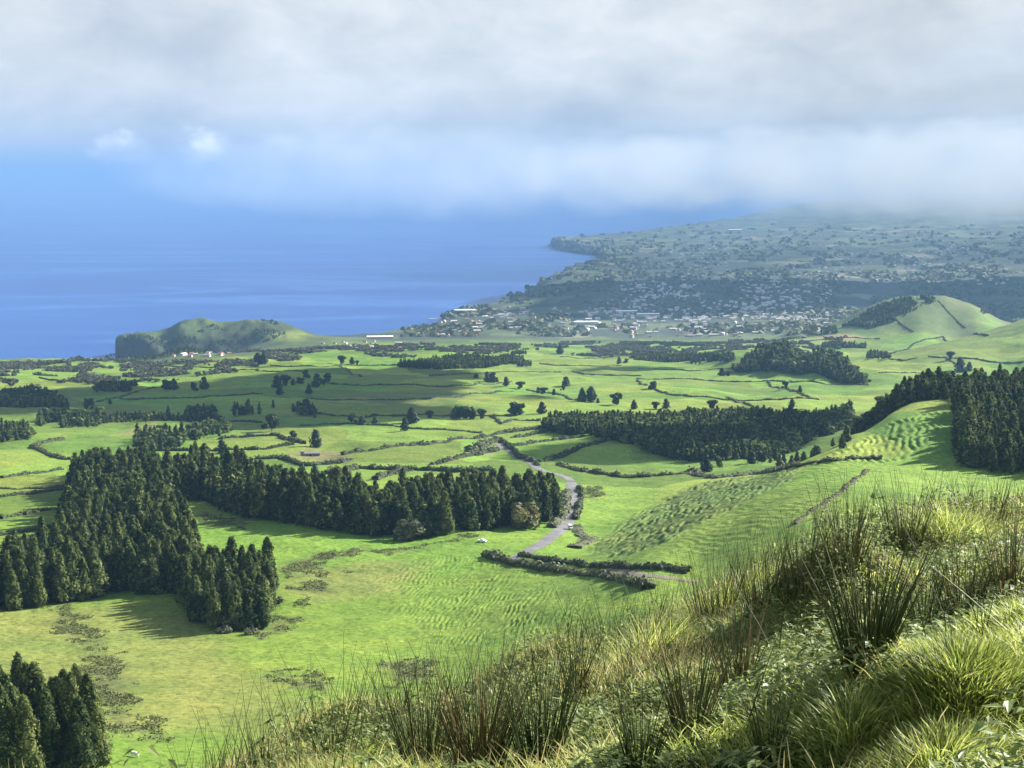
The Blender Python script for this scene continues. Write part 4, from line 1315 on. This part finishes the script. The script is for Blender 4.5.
for px, py, hp, sp, ns, lb in RU:
    X, Y, Z = hit(px, py, 2.0)
    if Y > 40: continue
    hm = hp * Y / F; sr = sp * Y / F
    k = ns
    a = rng.random(k) * 6.28; rr = sr * np.sqrt(rng.random(k)) * .55
    xx, yy = X + np.cos(a) * rr, Y + np.sin(a) * rr
    P = np.stack([xx, yy, zat(xx, yy) - .05], 1)
    mb = MB()
    mb.add(*stems(P, hm * (.45 + .6 * rng.random(k)), np.full(k, .0045), a + rng.normal(size=k) * .5, .05 + .30 * rng.random(k), .02 + .15 * rng.random(k), np.clip(rng.random(k) * (.75 if 'brown' not in lb else 1.0) + (.15 if 'brown' in lb else 0) * .8, 0, 1)))
    o = link('rush_clump', mb.mesh('rush_clump', M['rush']))
    tag(o, lb, 'rush', 'rush clumps on the near hill')

# loose rush stems between the clumps
X, Y, Z = near_points(12000, 5.5, 23)
keep = (clump_field(X, Y, 1.6, 131) > .5) & (rng.random(len(X)) < smooth(-.34, 0, X / Y) * smooth(6, 12, Y) * .8)
X, Y, Z = X[keep], Y[keep], Z[keep]; k = len(X)
mb = MB(); mb.add(*stems(np.stack([X, Y, Z - .05], 1), .25 + .6 * rng.random(k) ** 1.5, np.full(k, .004), rng.random(k) * 6.28, .05 + .35 * rng.random(k), .15 * rng.random(k), np.clip(.2 + .6 * rng.random(k), 0, 1)))
tag(link('rush_stems', mb.mesh('rush_stems', M['rush'])), 'thin rush stems scattered through the grass of the near hill', 'rushes', kind='stuff')

# large bright grass hummocks
for px, py, wpx, k, hm, lb in [(960, 690, 90, 4200, .15, 'large bright green grass hummock under the brown rushes'), (940, 775, 110, 4200, .13, 'bright yellow-green grass hummock at the bottom of the slope'), (730, 612, 60, 900, .42, 'patch of tall bright green reeds on the crest'), (850, 745, 50, 900, .2, 'small tuft of bright long grass beside the weeds'), (950, 535, 50, 800, .4, 'sunlit yellow-green tuft on the crest by the brown rushes'), (640, 660, 50, 600, .35, 'yellowish grass tuft at the crest over the bright pasture')]:
    X, Y, Z = hit(px, py, 2.0)
    sr = wpx * Y / F
    a = rng.random(k) * 6.28; rr = sr * np.sqrt(rng.random(k))
    xx, yy = X + np.cos(a) * rr, Y + np.sin(a) * rr * .8
    zz = zat(xx, yy) + .16 * (1 - (rr / sr) ** 2)
    mb = MB()
    mb.add(*blades(np.stack([xx, yy, zz - .1], 1), hm * (.55 + .6 * rng.random(k)), .005 + .006 * rng.random(k), a + rng.normal(size=k) * .6, .1 + .5 * (rr / sr) * rng.random(k), .2 + .5 * rng.random(k), np.clip(.55 + .3 * rng.normal(size=k), 0, 1), 4))
    o = link('grass_hummock', mb.mesh('grass_hummock', M['grass']))
    tag(o, lb, 'grass tuft', 'bright grass hummocks on the near hill')

# bleached single stalks leaning across the view
for px, py, hm, az, ln, lb in [(1030, 640, (.42), 2.9, 1.1, 'long pale stalk leaning over the bright grass hummock'), (1015, 520, .6, 2.8, .9, 'pale dry stalk leaning on the skyline'), (968, 520, .6, 2.6, .5, 'short pale stalk upright on the skyline'), (655, 690, .34, 2.7, .6, 'pale stalk leaning towards the bright pasture'), (330, 765, .22, 2.9, .9, 'pale stalk lying across the grass by the dark bank'), (55, 790, .35, 1.6, .05, 'pale upright stalk before the nearest conifers')]:
    X, Y, Z = hit(px, py, 2.0)
    if Y > 40: continue
    mb = MB()
    mb.add(*stems(np.array([[X, Y, Z - .05]]), np.array([hm]), np.array([.0035]), np.array([az]), np.array([ln]), np.array([.12]), np.array([.6]), 5))
    tag(link('dry_stalk', mb.mesh('dry_stalk', M['stalk'])), lb, 'stalk')

# ------------------------------------------------------------------ sea
a = np.linspace(0, 2 * math.pi, 129)[:-1]
ring = [np.stack([np.cos(a) * r_, np.sin(a) * r_, np.zeros(128)], 1) for r_ in (10, 4000, 20000, 80000)]
V = np.concatenate(ring)
q = np.array([(i * 128 + j, i * 128 + (j + 1) % 128, (i + 1) * 128 + (j + 1) % 128, (i + 1) * 128 + j) for i in range(3) for j in range(128)])
m, nt, b, out = new_mat('sea_water')
geo = N(nt, 'ShaderNodeNewGeometry')
mp = N(nt, 'ShaderNodeMapping'); mp.inputs['Scale'].default_value = (.0004, .0016, .001); mp.inputs['Rotation'].default_value = (0, 0, .22)
nz = N(nt, 'ShaderNodeTexNoise'); nz.inputs['Scale'].default_value = 1.0; nz.inputs['Detail'].default_value = 5; nz.inputs['Distortion'].default_value = 1.6
nt.links.new(geo.outputs['Position'], mp.inputs[0]); nt.links.new(mp.outputs[0], nz.inputs['Vector'])
r = ramp(nt, [(.40, (.004, .050, .215)), (.54, (.006, .060, .24)), (.60, (.028, .10, .30)), (.66, (.008, .064, .25))])
nt.links.new(nz.outputs['Fac'], r.inputs['Fac']); nt.links.new(r.outputs['Color'], b.inputs['Base Color'])
b.inputs['Roughness'].default_value = .35
b.inputs['IOR'].default_value = 1.33
b.inputs['Specular IOR Level'].default_value = .25
wn = N(nt, 'ShaderNodeTexNoise'); wn.inputs['Scale'].default_value = .06; wn.inputs['Detail'].default_value = 4
nt.links.new(geo.outputs['Position'], wn.inputs['Vector'])
bp = N(nt, 'ShaderNodeBump'); bp.inputs['Strength'].default_value = .5; bp.inputs['Distance'].default_value = 3
nt.links.new(wn.outputs['Fac'], bp.inputs['Height']); nt.links.new(bp.outputs[0], b.inputs['Normal'])
tag(link('sea', mesh_np('sea', V, q, m)), kind='structure')

# ------------------------------------------------------------------ sun, sky, air
AZ, EL = math.radians(58), math.radians(28)
sdir = Vector((math.cos(EL) * math.sin(AZ), math.cos(EL) * math.cos(AZ), math.sin(EL)))
sd_ = bpy.data.lights.new('sun', 'SUN')
sd_.energy = 5.0; sd_.angle = math.radians(.55); sd_.color = (1, .95, .86)
so = bpy.data.objects.new('sun', sd_); COL.objects.link(so)
so.rotation_euler = sdir.to_track_quat('Z', 'Y').to_euler()
so.location = (200, 50, 900)

# clouds out of frame above and to the right, whose shade lies on the pastures: shade outline -> cloud at its own height
mc, nt, b, out = new_mat('cloud_white')
b.inputs['Base Color'].default_value = (.85, .85, .86, 1); b.inputs['Roughness'].default_value = 1; b.inputs['Specular IOR Level'].default_value = 0


def shade_cloud(pts, base, seed, lumps=110):
    P = wpoly(pts)
    lo, hi = P.min(0), P.max(0)
    r = np.random.default_rng(seed)
    diag = math.sqrt((hi[0] - lo[0]) * (hi[1] - lo[1]))
    bm = bmesh.new()
    got = 0; tries = 0
    rad0 = diag / 9
    while got < lumps and tries < 8000:
        tries += 1
        p = lo + (hi - lo) * r.random(2)
        pa = np.array([p[0]]), np.array([p[1]])
        if not inside(P, *pa)[0]: continue
        dd = float(dist_poly(P, *pa)[0])
        if fbm(np.array([p[0] / 150]), np.array([p[1] / 260]), 2, seed)[0] > .47: continue
        rr = min(rad0 * (.5 + .8 * r.random()), max(dd * 1.1, rad0 * .18))
        z0 = float(zat(p[0], p[1])[0])
        zc = base + 60 * r.random()
        c = Vector((p[0], p[1], z0)) + sdir * ((zc - z0) / sdir.z)
        ret = bmesh.ops.create_icosphere(bm, subdivisions=2, radius=rr)
        for v in ret['verts']:
            nrm = v.co.normalized()
            v.co = Vector((v.co.x * (1 + .3 * r.random()), v.co.y * (1 + .3 * r.random()), v.co.z * .55)) + c
        got += 1
    me = finish(bm, 'cumulus', mc)
    o = link('overhead_clouds', me)
    tag(o, 'cumulus drifting high to the right of the valley', 'cloud', kind='stuff')


shade_cloud([(75, 398), (130, 385), (250, 366), (420, 366), (500, 388), (560, 404), (560, 428), (480, 434), (330, 441), (200, 452), (160, 450), (170, 424), (100, 418)], 1300, 1, 150)
shade_cloud([(512, 452), (600, 438), (680, 430), (840, 420), (800, 444), (720, 458), (640, 462), (560, 466)], 1260, 2, 80)
shade_cloud([(-30, 378), (60, 386), (60, 410), (30, 428), (-30, 440)], 1280, 3, 40)
shade_cloud([(560, 366), (700, 366), (720, 372), (600, 372)], 1340, 5, 40)
shade_cloud([(-40, 448), (30, 452), (62, 465), (30, 478), (-40, 470)], 1260, 6, 30)


def far_cloud(seed, x0, x1, y0, y1, base, k):
    r = np.random.default_rng(seed)
    bm = bmesh.new()
    for i in range(k):
        c = Vector((x0 + (x1 - x0) * r.random(), y0 + (y1 - y0) * r.random(), 60)); c = c + sdir * ((base - 60) / sdir.z)
        ret = bmesh.ops.create_icosphere(bm, subdivisions=2, radius=260 + 420 * r.random())
        for v in ret['verts']:
            v.co = Vector((v.co.x, v.co.y, v.co.z * .3)) + c
    o = link('overhead_clouds', finish(bm, 'cumulus', mc))
    tag(o, 'grey cloud deck above the coastal plain', 'cloud', kind='stuff')


far_cloud(31, 500, 4600, 6300, 8000, 2600, 20)
# world: physical sky with the cloud bank of the day in it
w = bpy.data.worlds.new('World'); SC.world = w
w.use_nodes = True
nt = w.node_tree
bg = nt.nodes['Background']
sky = N(nt, 'ShaderNodeTexSky'); sky.sky_type = 'NISHITA'; sky.sun_disc = False
sky.sun_elevation = EL; sky.sun_rotation = AZ; sky.altitude = 600
sky.air_density = 1.0; sky.dust_density = 1.0
tc = N(nt, 'ShaderNodeTexCoord')
sep = N(nt, 'ShaderNodeSeparateXYZ'); nt.links.new(tc.outputs['Generated'], sep.inputs[0])


def mathn(op, a, b=None, c=None):
    nd = N(nt, 'ShaderNodeMath', operation=op)
    for i, v in enumerate((a, b, c)):
        if v is None: continue
        if isinstance(v, (int, float)): nd.inputs[i].default_value = v
        else: nt.links.new(v, nd.inputs[i])
    return nd.outputs[0]


def mapr(v, a, b, c=0.0, d=1.0):
    nd = N(nt, 'ShaderNodeMapRange'); nd.interpolation_type = 'SMOOTHSTEP'
    nd.inputs['From Min'].default_value = a; nd.inputs['From Max'].default_value = b; nd.inputs['To Min'].default_value = c; nd.inputs['To Max'].default_value = d
    nt.links.new(v, nd.inputs['Value'])
    return nd.outputs['Result']


def skynoise(sx, sz, detail, rough, off=0.0, dist=.0):
    mp_ = N(nt, 'ShaderNodeMapping'); mp_.inputs['Scale'].default_value = (sx, sx, sz); mp_.inputs['Location'].default_value = (off, off * .7, off * .3)
    nt.links.new(tc.outputs['Generated'], mp_.inputs[0])
    z = N(nt, 'ShaderNodeTexNoise'); z.inputs['Scale'].default_value = 1; z.inputs['Detail'].default_value = detail; z.inputs['Roughness'].default_value = rough; z.inputs['Distortion'].default_value = dist
    nt.links.new(mp_.outputs[0], z.inputs['Vector'])
    return z.outputs['Fac']


n_big = skynoise(7, 16, 5, .55, 2.0, .3)
n_mid = skynoise(20, 34, 6, .6, 5.0, .4)
n_puff = skynoise(38, 60, 5, .6, 9.0, .2)
az_x = mathn('DIVIDE', sep.outputs['X'], mathn('MAXIMUM', sep.outputs['Y'], .05))     # left to right
elz = sep.outputs['Z']
# cover: open blue low on the left, overcast elsewhere
edge = mathn('ADD', mathn('MULTIPLY', mapr(az_x, -.36, -.16, 1, 0), .020), mathn('MULTIPLY', mathn('SUBTRACT', n_mid, .5), .085))
cover = mapr(mathn('SUBTRACT', elz, edge), -.055, .014)
cover = mathn('MULTIPLY', cover, mapr(n_big, .18, .42, .72, 1))
grey = ramp(nt, [(.36, (.47, .50, .535)), (.5, (.575, .60, .615)), (.64, (.70, .715, .72))])
mixn = mathn('ADD', mathn('MULTIPLY', n_big, .55), mathn('MULTIPLY', n_mid, .45))
nt.links.new(mixn, grey.inputs['Fac'])
cl = N(nt, 'ShaderNodeVectorMath', operation='SCALE'); nt.links.new(grey.outputs['Color'], cl.inputs[0]); cl.inputs['Scale'].default_value = 1.0
CLOUD_GAIN = cl.inputs['Scale']
sk = N(nt, 'ShaderNodeVectorMath', operation='SCALE'); nt.links.new(sky.outputs['Color'], sk.inputs[0]); sk.inputs['Scale'].default_value = 1.0
lowsky = ramp(nt, [(0, (.30, .48, .78)), (.5, (.37, .54, .80)), (1, (.42, .56, .78))])
nt.links.new(mapr(elz, 0, .04), lowsky.inputs['Fac'])
lsk = N(nt, 'ShaderNodeVectorMath', operation='SCALE'); nt.links.new(lowsky.outputs['Color'], lsk.inputs[0]); lsk.inputs['Scale'].default_value = 1.7
lowmix = N(nt, 'ShaderNodeMix', data_type='RGBA'); nt.links.new(mapr(elz, .05, .25), lowmix.inputs[0]); nt.links.new(lsk.outputs[0], lowmix.inputs[6]); nt.links.new(sk.outputs[0], lowmix.inputs[7])
mix = N(nt, 'ShaderNodeMix', data_type='RGBA')
# higher up the cloud cover breaks into blue
hi_open = mapr(elz, .25, .6, 1, .45)
nt.links.new(mathn('MULTIPLY', cover, hi_open), mix.inputs[0]); nt.links.new(lowmix.outputs[2], mix.inputs[6]); nt.links.new(cl.outputs[0], mix.inputs[7])
# small white cumulus low over the sea
puff = 0.0
for a0, e0, wa, we, st in [(-.199, .0185, .022, .0150, .75), (-.250, .0165, .024, .013, .45), (-.147, .017, .02, .012, .3), (-.10, .013, .02, .008, .35)]:
    da = mathn('DIVIDE', mathn('SUBTRACT', az_x, a0), wa); de = mathn('DIVIDE', mathn('SUBTRACT', elz, e0), we)
    g_ = mathn('SUBTRACT', 1.0, mathn('ADD', mathn('MULTIPLY', da, da), mathn('MULTIPLY', de, de)))
    puff = mathn('MAXIMUM', puff, mathn('MULTIPLY', mapr(mathn('ADD', g_, mathn('MULTIPLY', mathn('SUBTRACT', n_puff, .5), 4.2)), .0, 1.5), st))
mix2 = N(nt, 'ShaderNodeMix', data_type='RGBA'); nt.links.new(puff, mix2.inputs[0]); nt.links.new(mix.outputs[2], mix2.inputs[6]); mix2.inputs[7].default_value = (1.0, 1.0, 1.0, 1)
nt.links.new(mix2.outputs[2], bg.inputs['Color'])
bg.inputs['Strength'].default_value = .115
CLOUD_GAIN.default_value = 3.25
mix2.inputs[7].default_value = (5.2, 5.1, 5.0, 1)
sk.inputs['Scale'].default_value = .75

# the low cloud that hangs in front of the far coast
bm = bmesh.new(); bmesh.ops.create_icosphere(bm, subdivisions=5, radius=1.0)
m = bpy.data.materials.new('cloud_vapour'); m.use_nodes = True
t = m.node_tree; t.nodes.remove(t.nodes['Principled BSDF'])
me = finish(bm, 'low_cloud', m)
lc = link('low_cloud', me, None, (6700, 11000, 650)); lc.scale = (8000, 2600, 450)
tag(lc, 'grey low cloud hanging over the far coast', 'cloud', kind='stuff')
pvc = N(t, 'ShaderNodeVolumePrincipled'); pvc.inputs['Color'].default_value = (.655, .68, .70, 1); pvc.inputs['Anisotropy'].default_value = .0
tcc = N(t, 'ShaderNodeTexCoord'); ln = N(t, 'ShaderNodeVectorMath', operation='LENGTH'); t.links.new(tcc.outputs['Object'], ln.inputs[0])
mpc = N(t, 'ShaderNodeMapping'); mpc.inputs['Scale'].default_value = (9.5, 3.2, .8); t.links.new(tcc.outputs['Object'], mpc.inputs[0])
cn = N(t, 'ShaderNodeTexNoise'); cn.inputs['Scale'].default_value = 1.9; cn.inputs['Detail'].default_value = 6; cn.inputs['Roughness'].default_value = .55
t.links.new(mpc.outputs[0], cn.inputs['Vector'])


def tm(op, a, b):
    nd = N(t, 'ShaderNodeMath', operation=op)
    for i, v in enumerate((a, b)):
        if isinstance(v, (int, float)): nd.inputs[i].default_value = v
        else: t.links.new(v, nd.inputs[i])
    return nd.outputs[0]


shell = tm('SUBTRACT', 1.0, ln.outputs['Value'])
lump = tm('ADD', shell, tm('MULTIPLY', tm('SUBTRACT', cn.outputs['Fac'], .5), 1.7))
mr = N(t, 'ShaderNodeMapRange'); mr.interpolation_type = 'SMOOTHSTEP'
mr.inputs['From Min'].default_value = .03; mr.inputs['From Max'].default_value = .40; mr.inputs['To Max'].default_value = 5.5e-4
t.links.new(lump, mr.inputs['Value'])
mr2 = N(t, 'ShaderNodeMapRange'); mr2.interpolation_type = 'SMOOTHSTEP'
mr2.inputs['From Min'].default_value = 0; mr2.inputs['From Max'].default_value = .12
t.links.new(shell, mr2.inputs['Value'])
t.links.new(tm('MULTIPLY', mr.outputs['Result'], mr2.outputs['Result']), pvc.inputs['Density'])
t.links.new(pvc.outputs[0], t.nodes['Material Output'].inputs['Volume'])

# thinner mist trailing over the bay
lm = link('low_cloud', me.copy(), None, (-350, 9800, 640)); lm.scale = (2300, 1600, 330)
m2 = m.copy(); lm.data.materials.clear(); lm.data.materials.append(m2)
for nd in m2.node_tree.nodes:
    if nd.bl_idname == 'ShaderNodeMapRange' and nd.inputs['To Max'].default_value < .01:
        nd.inputs['To Max'].default_value = 2.0e-4
    if nd.bl_idname == 'ShaderNodeMapping':
        nd.inputs['Scale'].default_value = (3.4, 2.0, .45); nd.inputs['Location'].default_value = (3.1, 0, .4)
tag(lm, 'thin mist trailing over the bay', 'cloud', kind='stuff')

# haze: one even box of air round everything
bm = bmesh.new(); box(bm, (-90000, -3000, -90), (90000, 90000, H + 525)); me = finish(bm, 'haze', [])
m = bpy.data.materials.new('air'); m.use_nodes = True
t = m.node_tree; t.nodes.remove(t.nodes['Principled BSDF'])
pv_ = N(t, 'ShaderNodeVolumePrincipled'); pv_.inputs['Color'].default_value = (.155, .285, .485, 1); pv_.inputs['Density'].default_value = 5.5e-5; pv_.inputs['Anisotropy'].default_value = .0
t.links.new(pv_.outputs[0], t.nodes['Material Output'].inputs['Volume'])
me.materials.append(m)
tag(link('haze', me), 'pale blue haze over the valley and the sea', 'haze', kind='stuff')

# ------------------------------------------------------------------ render settings
SC.view_settings.view_transform = 'Standard'
SC.view_settings.look = 'None'
SC.view_settings.exposure = 1.92
SC.view_settings.gamma = 1
SC.view_settings.use_curve_mapping = False
cy = SC.cycles
cy.use_denoising = True
cy.max_bounces = 5; cy.diffuse_bounces = 2; cy.glossy_bounces = 2; cy.transmission_bounces = 3; cy.transparent_max_bounces = 8; cy.volume_bounces = 2; cy.volume_step_rate = .3; cy.volume_max_steps = 128
cy.use_adaptive_sampling = True
cy.adaptive_threshold = .015
cy.sample_clamp_indirect = 4
